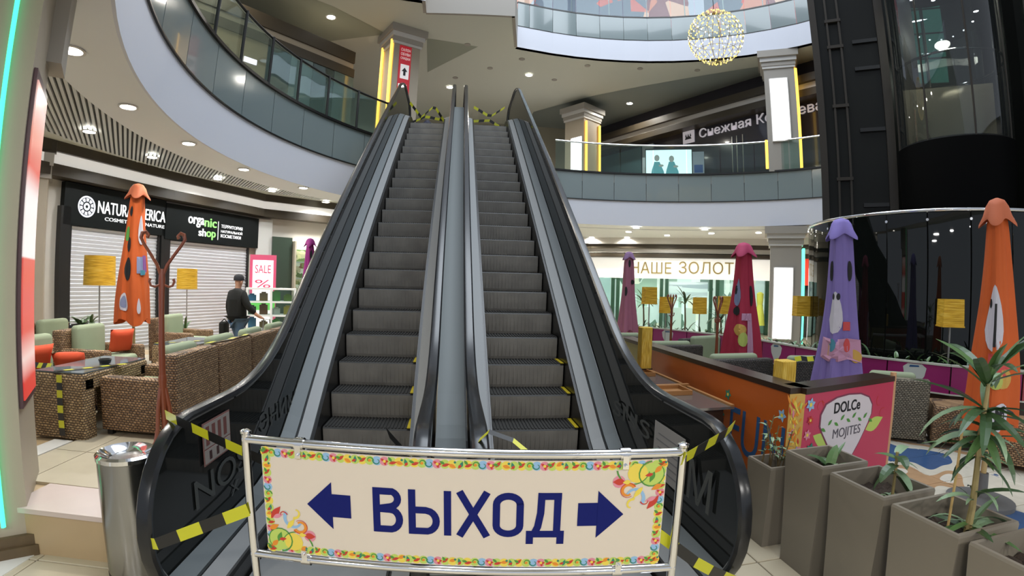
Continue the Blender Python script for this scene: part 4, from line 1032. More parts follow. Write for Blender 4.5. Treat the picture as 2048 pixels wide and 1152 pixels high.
a = MB(); GL.box(a, o_+2.55, o_+3.45, 5.36, 6.05, 0.0, 0.03); a.build('pale_poster', mat('poster_pale', (0.30, 0.38, 0.38), 0.5), w_gl)
BK = Frame((-9.5, 14.0), (-3.2, 20.5))
a = MB(); BK.box(a, 0, BK.L, Z1, 9.2, -0.2, 0); struct(a.build('wall_gallery', mat('gallery_back', (0.30, 0.36, 0.33), 0.5)))
a = MB(); BK.box(a, 4.0, BK.L, Z1+0.1, 6.6, 0.0, 0.12); tag(a.build('red_banner', mat('gallery_red', (0.45, 0.06, 0.05), 0.5, emit=0.1)), 'dark red banner low behind the left gallery railing', 'banner')
a = MB()
mb = MB(); mb.q((-8.6, 8.2, ZC-0.006), (-3.6, 12.8, ZC-0.006), (-2.3, 14.4, ZC-0.006), (-7.0, 15.6, ZC-0.006)); mb.build('dark_ceiling_field', M_CEILD, c2)
mb = MB(); mb.q((-1.1, 14.6, ZC-0.006), (0.5, 15.0, ZC-0.006), (-1.2, 17.2, ZC-0.006)); mb.build('dark_ceiling_field', M_CEILD, c2)
mb = MB(); mb.q((3.2, 20.8, ZC-0.006), (5.2, 18.4, ZC-0.006), (10.4, 13.4, ZC-0.006), (15, 13, ZC-0.006), (15, 24, ZC-0.006), (3.2, 24, ZC-0.006)); mb.build('dark_ceiling_field', mat('ceiling_teal_grey', (0.26, 0.29, 0.27), 0.65), c2)

# ------------------------------------------------------------------ downlights
def downlight_proto(m):
    t = thing('downlight', '', 'ceiling light', (0, 0, 0))
    MB().lathe([(0.115, 0.0), (0.125, -0.012), (0.095, -0.016), (0.088, 0.0)], (0, 0, 0), 20, cap=False).build('trim_ring', M_SILVER, t, smooth=True)
    MB().lathe([(0.001, -0.008), (0.09, -0.008)], (0, 0, 0), 20, cap=True).build('lamp_disc', m, t); return t
def downlights(proto, first, spots, z, labels, grp, power, color=(1, 0.95, 0.86), sc=1.0):
    for i, (x, y) in enumerate(spots):
        d = proto if (first and i == 0) else copy_tree(proto, (x, y, z))
        d.location = (x, y, z-0.001); d.scale = (sc,)*3; d['label'] = labels if isinstance(labels, str) else labels[i]; d['group'] = grp
        l = area('downlight_beam', (x, y, z-0.03), 0.16, power, color, shape='DISK', spread=radians(150))
for x_, y_ in ((-5.2, 8.2), (-5.6, 10.6), (-4.9, 5.6)): area('gallery_fill', (x_, y_, ZC-0.05), 0.25, 55, (1.0, 0.92, 0.78), shape='DISK')  # added fill lights, out of view, brightening the left gallery hoarding
DL = downlight_proto(M_LAMP)
w8 = ('first', 'second', 'third', 'fourth', 'fifth', 'sixth', 'seventh', 'eighth', 'ninth', 'tenth')
downlights(DL, True, [(-3.52, 3.88), (-3.95, 5.37), (-4.04, 7.02), (-3.9, 8.8), (-3.3, 10.6)], ZS, ['%s downlight from the near end of the white soffit along the left gallery' % w8[i] for i in range(5)], 'soffit downlights on the left', 22)
downlights(DL, False, [(-6.3, 7.59), (-6.24, 9.44), (-5.85, 11.69), (-5.04, 13.34), (-3.99, 15.19)], 4.06, ['%s downlight from the near end of the slatted ceiling by the shutters' % w8[i] for i in range(5)], 'downlights in front of the shutters', 30, (0.97, 0.98, 1.0), 1.1)
downlights(DL, False, [(3.62, 15.5), (5.75, 15.2), (5.93, 16.4), (6.53, 18.23), (5.28, 18.8), (7.58, 16.85), (7.9, 14.6), (8.64, 15.48), (9.9, 14.5), (11.1, 13.3)], 3.595, ['%s downlight from the left in the ceiling before the gold lettered shop' % w8[i] for i in range(10)], 'downlights before the jewellery shop', 22, sc=1.2)
downlights(DL, False, [(-3.81, 13.34), (2.42, 16.92), (6.85, 18.77), (10.35, 14.9), (-0.4, 18.5)], ZC-0.01, ['round downlight in the gallery ceiling left of the amber tubed pillar', 'bright downlight in the gallery ceiling right of the escalator head', 'bright downlight in the gallery ceiling above the dark shop', 'downlight in the gallery ceiling beside the right pillar capital', 'small downlight beyond the escalator head'], 'gallery ceiling downlights', 60, sc=1.3)
DS = MB().lathe([(0.10, 0.0), (0.10, -0.015), (0.06, -0.02)], (0, 0, 0), 14).build('ceiling_speaker', M_GREY)
sp4 = [(0.16, 14.9), (2.0, 15.7), (4.26, 15.75), (6.07, 15.5), (1.0, 16.6), (3.4, 17.2), (-0.2, 17.6), (8.0, 15.0)]
for i, (x, y) in enumerate(sp4):
    o = DS if i == 0 else DS.copy()
    if i: COL.objects.link(o)
    o.location = (x, y, ZC-0.001); tag(o, 'small round grey fitting in the gallery ceiling, %s along the row from the escalator' % w8[i], 'ceiling fitting', 'round ceiling fittings')

# ------------------------------------------------------------------ cafe furniture
def wicker(name, c1, c2, c3, su=11.0, sv=38.0):
    def f(nt, b):
        s = nt.nodes.new('ShaderNodeTexCoord').outputs['Object']
        sx = nt.nodes.new('ShaderNodeSeparateXYZ'); nt.links.new(s, sx.inputs[0])
        ad = nt.nodes.new('ShaderNodeMath'); ad.operation = 'ADD'; nt.links.new(sx.outputs[0], ad.inputs[0]); nt.links.new(sx.outputs[1], ad.inputs[1])
        sb = nt.nodes.new('ShaderNodeMath'); sb.operation = 'SUBTRACT'; nt.links.new(sx.outputs[0], sb.inputs[0]); nt.links.new(sx.outputs[1], sb.inputs[1])
        hz = nt.nodes.new('ShaderNodeMath'); hz.operation = 'MULTIPLY_ADD'; hz.inputs[1].default_value = 0.04; nt.links.new(sb.outputs[0], hz.inputs[0]); nt.links.new(sx.outputs[2], hz.inputs[2])
        cb = nt.nodes.new('ShaderNodeCombineXYZ'); nt.links.new(ad.outputs[0], cb.inputs[0]); nt.links.new(hz.outputs[0], cb.inputs[1])
        br = nt.nodes.new('ShaderNodeTexBrick'); br.inputs['Scale'].default_value = 1.0; br.inputs['Brick Width'].default_value = 0.034; br.inputs['Row Height'].default_value = 0.0205
        br.inputs['Mortar Size'].default_value = 0.0055; br.inputs['Mortar Smooth'].default_value = 1.0; br.inputs['Bias'].default_value = 0.0
        br.inputs['Color1'].default_value = (*lin(c1), 1); br.inputs['Color2'].default_value = (*lin(c2), 1); br.inputs['Mortar'].default_value = (*lin(c3), 1)
        nz = nt.nodes.new('ShaderNodeTexNoise'); nz.inputs['Scale'].default_value = 22; nt.links.new(s, nz.inputs['Vector'])
        va = nt.nodes.new('ShaderNodeVectorMath'); va.operation = 'MULTIPLY_ADD'; va.inputs[1].default_value = (0.022, 0.016, 0); nt.links.new(nz.outputs['Color'], va.inputs[0]); nt.links.new(cb.outputs[0], va.inputs[2])
        nt.links.new(va.outputs[0], br.inputs['Vector']); nt.links.new(br.outputs[0], b.inputs['Base Color'])
        bp = nt.nodes.new('ShaderNodeBump'); bp.invert = True; bp.inputs['Strength'].default_value = 0.9; bp.inputs['Distance'].default_value = 0.012
        nt.links.new(br.outputs['Fac'], bp.inputs['Height']); nt.links.new(bp.outputs[0], b.inputs['Normal'])
    return nodes_mat(name, 0.6, f)
M_WICK = wicker('wicker_honey', '#b89b70', '#8a6f4c', '#4a3824')
M_WICKB = wicker('wicker_brown', '#a88660', '#77593b', '#3d2a1a')
M_WICKG = wicker('wicker_grey', '#938b78', '#736b5a', '#403a2f')
M_CUSH = mat('cushion_sage', '#8f9a7e', 0.85, var=0.08, scale=6)
M_SEAT = mat('cushion_grey', '#77756c', 0.85, var=0.1, scale=6)
M_ORAN = mat('cushion_orange', '#cf4b25', 0.8, var=0.08, scale=6)
M_GTOP = glass('table_glass', (0.55, 0.63, 0.66), 0.25, rough=0.06, refl=1.0, base=(0.17, 0.20, 0.215))
def pillow_mesh(name, w, h, t, m, n=8):
    mb = MB(); top = []; bot = []
    for i in range(n+1):
        rt, rb_ = [], []
        for j in range(n+1):
            u, v = -1+2*i/n, -1+2*j/n
            k = max(0, (1-u**4)*(1-v**4))**0.5; pin = 1-0.07*(1-abs(u))*abs(v)**2-0.0
            x, y = u*w/2*(1-0.06*(1-v*v)*0+0.0)*(1-0.05*(1-abs(v))*(abs(u) > 0.9)), v*h/2*(1-0.05*(1-abs(u))*(abs(v) > 0.9))
            rt.append((x, -t/2*k, y)); rb_.append((x, t/2*k, y))
        top.append(rt); bot.append(rb_)
    for g in (top, bot):
        for i in range(n):
            for j in range(n): mb.q(g[i][j], g[i+1][j], g[i+1][j+1], g[i][j+1])
    me = mb.mesh(name, m, True); bm = bmesh.new(); bm.from_mesh(me); bmesh.ops.remove_doubles(bm, verts=bm.verts, dist=0.0005); bmesh.ops.recalc_face_normals(bm, faces=bm.faces); bm.to_mesh(me); bm.free()
    me.polygons.foreach_set('use_smooth', [True]*len(me.polygons)); return me
def armchair_proto(label, wm, w=0.80, dep=0.75, ha=0.50, hb=0.71, cush=M_CUSH, grp=None):
    """faces -x, back at +x; w along y"""
    t = thing('wicker_armchair', label, 'armchair', (0, 0, 0), grp)
    hw = w/2
    for s in (-1, 1):
        y0, y1 = (-hw, -hw+0.13) if s < 0 else (hw-0.13, hw)
        MB().rbox(-dep/2, dep/2-0.06, y0, y1, 0.05, ha, 0.03).build('arm', wm, t, smooth=True)
    MB().rbox(dep/2-0.15, dep/2, -hw+0.002, hw-0.002, 0.05, hb, 0.03).build('backrest', wm, t, smooth=True)
    MB().rbox(-dep/2+0.02, dep/2-0.15, -hw+0.13, hw-0.13, 0.06, 0.27, 0.02).build('seat_base', wm, t, smooth=True)
    MB().rbox(-dep/2+0.01, dep/2-0.15, -hw+0.135, hw-0.135, 0.27, 0.40, 0.045).build('seat_cushion', cush, t, smooth=True)
    MB().rbox(dep/2-0.27, dep/2-0.14, -hw+0.14, hw-0.14, 0.39, hb+0.05, 0.05).build('back_cushion', cush, t, smooth=True)
    for sx in (-1, 1):
        for sy in (-1, 1): MB().box(sx*(dep/2-0.06)-0.025, sx*(dep/2-0.06)+0.025, sy*(hw-0.06)-0.025, sy*(hw-0.06)+0.025, 0, 0.055).build('leg', M_BLACK, t)
    return t
PZ = 0.291
ac = armchair_proto('wicker armchair nearest the coat rack, its back along the escalator', M_WICKB, grp='wicker armchairs on the raised floor')
ac.location = (-2.63, 4.24, PZ)
acs = [(-2.63, 5.08, 0, 'second wicker armchair along the escalator, back panel with tape on its top'),
       (-2.63, 5.92, 0, 'third wicker armchair from the coat rack along the escalator'),
       (-2.63, 6.76, 0, 'fourth wicker armchair from the coat rack along the escalator'),
       (-2.63, 7.60, 0, 'last wicker armchair of the row along the escalator, near the white cabinet'),
       (-3.95, 4.26, pi, 'wicker armchair behind the near table with two orange pillows and a sage back'),
       (-4.30, 5.55, pi, 'wicker armchair behind the left lamp pole with a sage green back cushion'),
       (-5.25, 6.0, pi, 'wicker armchair by the black planter trough, facing the escalator'),
       (-4.4, 7.7, pi, 'wicker armchair farthest back under the second shutter, sage cushions')]
for x, y, rz, l in acs: copy_tree(ac, (x, y, PZ), rz, l)
def wtable(label, x0, x1, y0, y1, h):
    t = thing('wicker_table', label, 'table', ((x0+x1)/2, (y0+y1)/2, PZ))
    MB().rbox(x0, x1, y0, y0+0.16, PZ+0.0, PZ+h-0.02, 0.03).build('end_panel', M_WICK, t, smooth=True)
    MB().rbox(x0, x1, y1-0.16, y1, PZ+0.0, PZ+h-0.02, 0.03).build('end_panel', M_WICK, t, smooth=True)
    MB().rbox(x0, x1, y0+0.005, y1-0.005, PZ+h-0.13, PZ+h-0.001, 0.03).build('table_rim', M_WICK, t, smooth=True)
    box('glass_top', M_GTOP, (x0+0.02, x1-0.02, y0+0.02, y1-0.02, PZ+h, PZ+h+0.01), t); return t
wtable('wicker table with grey glass top and tape down its near side, behind the white step', -3.54, -3.02, 3.66, 4.62, 0.54)
wtable('second wicker table with grey glass top behind the parasol pole', -3.62, -3.06, 5.6, 6.5, 0.54)
tape('yellow black tape hanging straight down the near end of the wicker table', [(-3.24, 3.645, PZ+0.53), (-3.24, 3.64, PZ+0.25), (-3.235, 3.64, PZ+0.03)], 0.055, 0.065, (1, 0, 0))
tape('yellow black tape running over the near wicker table top', [(-3.30, 3.66, PZ+0.556), (-3.15, 3.9, PZ+0.556), (-2.98, 4.2, PZ+0.556)], 0.055, 0.08, (1, -0.5, 0), start=1)
tape('yellow black tape along the back of the chairs beside the escalator', [(-2.36, 4.62, PZ+0.722), (-2.3, 5.1, PZ+0.728), (-2.34, 5.6, PZ+0.724), (-2.9, 5.7, PZ+0.56)], 0.06, 0.10, (1, 0.2, 0.1), wob=0.006)
tape('yellow black tape lying over the orange pillows and the table edge', [(-4.1, 4.0, PZ+0.60), (-3.8, 3.98, PZ+0.53), (-3.55, 3.9, PZ+0.548)], 0.05, 0.07, (0.2, 0.5, 1), start=1)
tape('yellow black tape lying on the far wicker table behind the parasol pole', [(-3.6, 5.66, PZ+0.556), (-3.35, 5.9, PZ+0.556), (-3.1, 6.3, PZ+0.556)], 0.055, 0.08, (1, -0.5, 0))
ash = tag(MB().lathe([(0.03, 0), (0.05, 0.01), (0.06, 0.045), (0.05, 0.045), (0.04, 0.015)], (-3.17, 4.15, PZ+0.551), 18, cap=False).build('ashtray', M_BLACK, None, True), 'small dark round ashtray on the near glass table top', 'ashtray')
PM = pillow_mesh('orange_pillow', 0.30, 0.30, 0.12, M_ORAN)
for i, (x, y, z, rz, tilt, l) in enumerate(((-3.92, 4.12, PZ+0.555, 1.2, 0.35, 'orange pillow leaning at the left in the armchair behind the near table'),
                                          (-3.70, 4.32, PZ+0.50, 0.5, 0.7, 'orange pillow lying tilted in the armchair behind the near table'),
                                          (-4.12, 5.72, PZ+0.56, 1.0, 0.3, 'orange pillow beside the parasol pole farther back'))):
    o = bpy.data.objects.new('orange_pillow', PM); COL.objects.link(o); o.location = (x, y, z); o.rotation_euler = (tilt, 0, rz); tag(o, l, 'pillow', 'orange pillows')

# coat rack
M_MAHO = mat('mahogany', '#83452c', 0.3, var=0.25, scale=20, coat=0.5, stretch=(1, 1, 0.1))
cr = thing('coat_rack', 'tall reddish brown bentwood coat rack in front of the wicker armchair', 'coat rack', (-2.22, 3.58, PZ))
cx, cy = -2.22, 3.58
MB().tube([(cx, cy, PZ+0.55), (cx, cy, PZ+0.62), (cx, cy, PZ+1.05), (cx, cy, PZ+1.32), (cx, cy, PZ+1.40)], [0.030, 0.027, 0.022, 0.026, 0.020], 12).build('post', M_MAHO, cr, True)
MB().tube([(cx, cy, PZ+0.10), (cx, cy, PZ+0.5), (cx, cy, PZ+0.56), (cx, cy, PZ+0.60)], [0.022, 0.028, 0.034, 0.030], 12).build('lower_post', M_MAHO, cr, True)
for k in range(4):
    a0 = radians((12, 52, 192, 232)[k]); dx, dy = cos(a0), sin(a0)
    P_ = lambda d, z: (cx+dx*d, cy+dy*d, PZ+z)
    MB().tube([P_(0.012, 1.36), P_(0.04, 1.43), P_(0.095, 1.51), P_(0.15, 1.585), P_(0.172, 1.625), P_(0.165, 1.66), P_(0.135, 1.672), P_(0.115, 1.65), P_(0.125, 1.632)], [0.013, 0.013, 0.012, 0.012, 0.012, 0.012, 0.011, 0.012, 0.013], 8).build('upper_hook', M_MAHO, cr, True)
    MB().tube([P_(0.02, 1.28), P_(0.055, 1.265), P_(0.085, 1.275), P_(0.098, 1.305), P_(0.09, 1.325)], [0.009, 0.009, 0.009, 0.009, 0.012], 8).build('lower_hook', M_MAHO, cr, True)
    MB().tube([P_(0.02, 0.50), P_(0.045, 0.34), P_(0.06, 0.18), P_(0.085, 0.07), P_(0.13, 0.015), P_(0.16, 0.012)], [0.016, 0.017, 0.016, 0.015, 0.014, 0.014], 8).build('leg', M_MAHO, cr, True)

# floor lamps with yellow fibre shades
def fibre(nt, b):
    p = mapped(nt, (3, 3, 34), world=False); n = nt.nodes.new('ShaderNodeTexNoise'); n.inputs['Scale'].default_value = 1.6; n.inputs['Detail'].default_value = 3; nt.links.new(p, n.inputs['Vector'])
    r = ramp(nt, n.outputs[0], [(0.3, '#b98c18'), (0.55, '#e0b22e'), (0.75, '#eccb5e')]); nt.links.new(r.outputs[0], b.inputs['Base Color'])
    bp = nt.nodes.new('ShaderNodeBump'); bp.inputs['Strength'].default_value = 0.4; bp.inputs['Distance'].default_value = 0.01; nt.links.new(n.outputs[0], bp.inputs['Height']); nt.links.new(bp.outputs[0], b.inputs['Normal'])
M_SHADE = nodes_mat('lamp_shade_fibre', 0.7, fibre)
M_POLE = mat('lamp_pole_grey', (0.35, 0.35, 0.34), 0.35, metal=0.6)
def lamp(label, x, y, z0, zs0, zs1, r_, square=False, grp=None):
    t = thing('floor_lamp', label, 'lamp', (x, y, z0), grp)
    if square:
        a0 = atan2(y, x); q = [(x+r_*1.2*cos(a0+pi/4+k*pi/2+0.35), y+r_*1.2*sin(a0+pi/4+k*pi/2+0.35)) for k in range(4)]
        MB().loft([[(*p, zs0) for p in q], [(x+(p[0]-x)*0.96, y+(p[1]-y)*0.96, zs1) for p in q]]).build('lamp_shade', M_SHADE, t)
        MB().loft([[(x+(p[0]-x)*1.05, y+(p[1]-y)*1.05, zs0-0.012) for p in q], [(x+(p[0]-x)*1.05, y+(p[1]-y)*1.05, zs0+0.006) for p in q]]).build('shade_rim', M_SHADE, t)
    else:
        MB().lathe([(r_, zs0), (r_*0.97, zs1), (r_*0.94, zs1), (r_*0.96, zs0+0.01)], (x, y, 0), 28, cap=False).build('lamp_shade', M_SHADE, t, True)
    MB().tube([(x, y, z0+0.02), (x, y, zs1-0.03)], 0.012, 8).build('pole', M_POLE, t, True)
    MB().lathe([(0.13, 0.0), (0.13, 0.015), (0.02, 0.03)], (x, y, z0), 20).build('base', M_POLE, t, True); return t
lamp('floor lamp with round yellow fibre shade left of the orange parasol', -5.64, 7.26, PZ, 1.49, 1.95, 0.245)
lamp('floor lamp with round yellow fibre shade behind the coat rack', -5.6, 10.0, 0, 1.41, 1.83, 0.215)
# closed parasols
def parasol(label, x, y, z0, zb, zt, R, cols, decals, folds=5, hood=0.16, seed=0, twist=0.15, polecol=None, ragged=0.05):
    t = thing('closed_parasol', label, 'parasol', (x, y, z0)); ph0 = atan2(-y, -x)
    N, Mz = 60, 22; H = zt-zb
    def surf(u, phi, off=0.0):
        """u 0 bottom..1 top, phi relative to the viewer side"""
        base = 0.83*R*(0.43+0.57*(1-u)**0.85)*(1-0.3*max(0, u-0.9)*10)
        base *= 0.93+0.10*sin(5*u+seed)
        f = 0.20*sin(folds*phi+seed+twist*6*u)+0.10*sin(2*folds*phi+1.3*seed+3*u)+0.035*sin(5*folds*phi+seed*3+5*u)
        rr = base*(1+f*(0.35+0.65*(1-u)))+off
        zz = zb+H*u-(ragged*H*(0.5+0.5*sin(folds*phi+seed+0.8)))*(1-u)**6
        return (x+rr*cos(ph0+phi), y+rr*sin(ph0+phi), zz)
    rings = [[surf(i/Mz, 2*pi*j/N) for j in range(N)] for i in range(Mz+1)]
    can = MB().loft(rings, cap=False).build('canopy', cols[0], t, True)
    hz = zt-hood; nb = MB(); rg_ = []
    for u, rr in ((0.0, 0.50), (0.10, 0.50), (0.40, 0.40), (0.70, 0.34), (0.90, 0.24), (1.0, 0.05)):
        rg_.append([(x+R*rr*(1.12+0.22*cos(4*(2*pi*j/N)+seed)*(1-u))*cos(ph0+2*pi*j/N), y+R*rr*(1.12+0.22*cos(4*(2*pi*j/N)+seed)*(1-u))*sin(ph0+2*pi*j/N), hz+(hood+0.03)*u-0.03*(1-u)*cos(4*(2*pi*j/N)+seed)) for j in range(N)])
    nb.loft(rg_, cap=False).build('top_hood', cols[1], t, True)
    for k, (cu, cp, hu, hp, m, shape) in enumerate(decals):
        mb = MB(); n = 16; off = 0.006+0.0012*k; prev = None
        for q in range(5):
            s = q/4; ring = []
            for i in range(n):
                a = 2*pi*i/n; ex, ey = cos(a)*s, sin(a)*s
                if shape == 'drop': ex *= (1-0.45*ey)*0.9
                elif shape == 'box': k2 = max(abs(ex), abs(ey), 1e-6); l2 = sqrt(ex*ex+ey*ey); ex, ey = (ex*l2/k2, ey*l2/k2) if l2 > 0 else (0, 0)
                ring.append(surf(min(0.98, max(0.02, cu+hu*ey)), cp+hp*ex, off))
            if prev:
                for i in range(n): mb.q(prev[i], prev[(i+1) % n], ring[(i+1) % n], ring[i])
            prev = ring
        mb.build('print_patch', m, can, True)
    MB().tube([(x, y, z0+0.05), (x, y, zt-0.05)], 0.022, 10).build('pole', polecol or mat('pole_wood', '#b39b6a', 0.5), t, True)
    MB().lathe([(0.25, 0.0), (0.25, 0.04), (0.05, 0.06), (0.04, 0.25)], (x, y, z0), 24).build('base', mat('base_grey', (0.12, 0.12, 0.12), 0.5), t, True)
    return t
UO = mat('cloth_orange', '#c4581d', 0.75, var=0.08, scale=5); UOH = mat('cloth_orange_pale', '#c26a48', 0.75)
UL = mat('cloth_lavender', '#7a6cae', 0.75, var=0.08, scale=5); ULH = mat('cloth_lavender_hood', '#8577c0', 0.75)
UC = mat('cloth_crimson', '#a3223f', 0.75, var=0.1, scale=5); UCH = mat('cloth_crimson_hood', '#b43f66', 0.75)
UP = mat('cloth_mauve', '#9c6077', 0.8, var=0.08, scale=5); UPH = mat('cloth_mauve_hood', '#8a6a90', 0.8)
UM = mat('cloth_magenta', '#8a1f72', 0.75, var=0.1, scale=5)
D_K = mat('print_black', '#15171a', 0.7); D_W = mat('print_white', '#c3c1cb', 0.75); D_B = mat('print_bluegrey', '#7d86a8', 0.75); D_P = mat('print_violet', '#7d4a8c', 0.75)
D_R = mat('print_scarlet', '#c44a4a', 0.75); D_Y = mat('print_ochre', '#c09a4c', 0.75); D_T = mat('print_tealc', '#3f7f92', 0.75); D_V = mat('print_rose', '#b98aa6', 0.75); D_G = mat('print_limeg', '#aab65c', 0.75)
parasol('orange closed parasol with black spots standing on the raised floor at the left', -4.50, 6.53, PZ, 1.06, 2.90, 0.27, (UO, UOH),
        [(0.80, -0.75, 0.04, 0.28, D_K, 'o'), (0.63, -0.95, 0.055, 0.22, MATS['print_green'], 'o'), (0.55, -0.62, 0.055, 0.24, D_K, 'o'), (0.37, -0.55, 0.085, 0.33, D_K, 'o'), (0.13, -0.75, 0.065, 0.34, D_W, 'drop'), (0.13, -0.75, 0.045, 0.22, D_B, 'drop'),
         (0.66, 0.55, 0.11, 0.32, D_W, 'drop'), (0.40, 0.55, 0.06, 0.40, D_B, 'box'), (0.41, 0.85, 0.06, 0.22, D_P, 'box'), (0.345, 0.6, 0.018, 0.2, D_T, 'box'), (0.12, 0.25, 0.05, 0.10, D_W, 'drop')], 3, 0.17, 0.6)
FRl = (3.83, 4.10)
parasol('lavender closed parasol with white and coloured prints at the right', FRl[0], FRl[1], 0, 0.66, 2.36, 0.27, (UL, ULH),
        [(0.70, -0.95, 0.06, 0.22, D_K, 'o'), (0.70, 0.75, 0.06, 0.20, D_K, 'o'), (0.46, -0.35, 0.12, 0.55, D_W, 'drop'), (0.55, -0.5, 0.02, 0.12, D_K, 'o'), (0.55, -0.15, 0.02, 0.12, D_K, 'o'), (0.38, 0.5, 0.025, 0.3, D_R, 'box'),
         (0.25, 0.0, 0.06, 1.25, D_V, 'box'), (0.245, -0.7, 0.04, 0.2, D_Y, 'o'), (0.28, -0.35, 0.035, 0.2, D_T, 'o'), (0.27, 0.45, 0.04, 0.2, D_R, 'o'), (0.22, 1.0, 0.035, 0.25, D_Y, 'o')], 4, 0.17, 2.1, ragged=0.08)
lt = bpy.data.objects['closed_parasol.001']
parasol('orange closed parasol with a white emblem behind the tall dracaena', 4.05, 2.56, 0, 0.58, 2.36, 0.205, (UO, UOH),
        [(0.50, -0.15, 0.14, 0.55, D_W, 'drop'), (0.47, -0.05, 0.09, 0.06, D_K, 'box'), (0.56, -0.4, 0.02, 0.1, D_K, 'o'), (0.30, 0.2, 0.05, 0.55, D_R, 'box'), (0.25, 0.45, 0.04, 0.4, D_Y, 'o'), (0.24, 0.1, 0.03, 0.3, D_G, 'o'), (0.10, 0.35, 0.055, 0.36, D_W, 'o'), (0.11, 0.35, 0.03, 0.2, D_K, 'box')], 4, 0.17, 0.4, ragged=0.03)
parasol('crimson closed parasol in front of the gold lettered shop', 4.10, 6.38, 0, 0.66, 2.30, 0.29, (UC, UCH),
        [(0.58, -0.6, 0.12, 0.42, D_B, 'drop'), (0.60, -0.85, 0.04, 0.12, D_K, 'o'), (0.55, 0.95, 0.09, 0.2, D_K, 'o'), (0.42, -0.55, 0.04, 0.35, D_K, 'o'), (0.26, -0.2, 0.05, 0.5, D_Y, 'o'), (0.18, 0.1, 0.06, 0.3, D_G, 'o'), (0.20, 0.65, 0.16, 0.28, D_V, 'box'), (0.37, 0.35, 0.03, 0.4, D_V, 'box')], 4, 0.16, 1.2, ragged=0.0)
parasol('dusty mauve closed parasol far back beside the escalator', 3.85, 10.6, 0, 0.72, 2.42, 0.25, (UP, UPH),
        [(0.86, 0.15, 0.05, 0.25, D_K, 'o'), (0.5, -0.35, 0.06, 0.22, D_K, 'o'), (0.62, 0.75, 0.03, 0.3, D_K, 'o')], 4, 0.13, 2.5)
parasol('magenta closed parasol half hidden behind the left side of the escalator', -2.78, 9.55, 0, 1.0, 2.42, 0.20, (UM, UM),
        [(0.8, 0.3, 0.06, 0.3, D_K, 'o'), (0.3, -0.3, 0.08, 0.3, D_K, 'o')], 4, 0.12, 1.0)
# planter trough and pots at the back of the raised floor
def trough(label, x0, x1, y0, y1, z0, h, m, plants, seed, lm=None, sc=1.0):
    t = thing('planter_trough', label, 'planter', ((x0+x1)/2, (y0+y1)/2, z0)); rr = random.Random(seed)
    MB().rbox(x0, x1, y0, y1, z0, z0+h, 0.02).build('trough_body', m, t)
    box('soil', M_SOIL, (x0+0.03, x1-0.03, y0+0.03, y1-0.03, z0+h, z0+h+0.012), t)
    for i in range(plants):
        px, py = rr.uniform(x0+0.06, x1-0.06), rr.uniform(y0+0.06, y1-0.06)
        n = 7; mb = MB()
        for k in range(n): add_leaf(t, (lm or LM_STRAP)[rr.randrange(len(lm or LM_STRAP))], (px, py, z0+h), rr.uniform(0, 6.28), rr.uniform(0.4, 1.3), rr.uniform(.6, 1.1)*sc)
    return t
trough('long dark planter trough in front of the left shutter', -6.2, -5.35, 6.45, 6.75, PZ, 0.52, M_WICKG, 0, 1)
trough('dark planter with a green bushy plant by the far beige pillar', -6.28, -5.95, 7.3, 7.6, PZ, 0.55, M_BLACK, 3, 2, LM_STRAP, 1.1)
trough('dark low planter with a small upright plant behind the coat rack', -5.2, -4.6, 8.2, 8.5, PZ, 0.42, M_WICKG, 2, 3, LM_STRAP, 1.0)

# ------------------------------------------------------------------ man walking away
def skin(name, joints, bones, m, parent, sub=2):
    me = bpy.data.meshes.new(name); ks = list(joints); me.from_pydata([joints[k][0] for k in ks], [(ks.index(a), ks.index(b)) for a, b in bones], [])
    o = bpy.data.objects.new(name, me); COL.objects.link(o); o.modifiers.new('skin', 'SKIN'); sv = me.skin_vertices[0].data
    for i, k in enumerate(ks):
        r_ = joints[k][1]; sv[i].radius = r_ if isinstance(r_, tuple) else (r_, r_)
    sv[0].use_root = True
    sm = o.modifiers.new('sub', 'SUBSURF'); sm.levels = sm.render_levels = sub
    bpy.context.view_layer.update()
    me2 = bpy.data.meshes.new_from_object(o.evaluated_get(bpy.context.evaluated_depsgraph_get())); bpy.data.objects.remove(o)
    me2.materials.clear(); me2.materials.append(m); me2.polygons.foreach_set('use_smooth', [True]*len(me2.polygons)); me2.name = name
    return put(name, me2, parent)
man = thing('person', 'man in black jacket, blue jeans and dark cap walking away past the right shutter', 'person', (-4.07, 9.15, 0))
M_SKIN = mat('skin_tone', '#b88a70', 0.6); M_JACK = mat('jacket_black', '#080b08', 0.85, var=0.2, scale=12); M_JEAN = mat('jeans_blue', '#3d5670', 0.8, var=0.15, scale=14); M_CAP = mat('cap_dark', '#14151b', 0.8); M_SHOE = mat('shoe_black', '#121212', 0.5)
mx, my = -4.07, 9.15
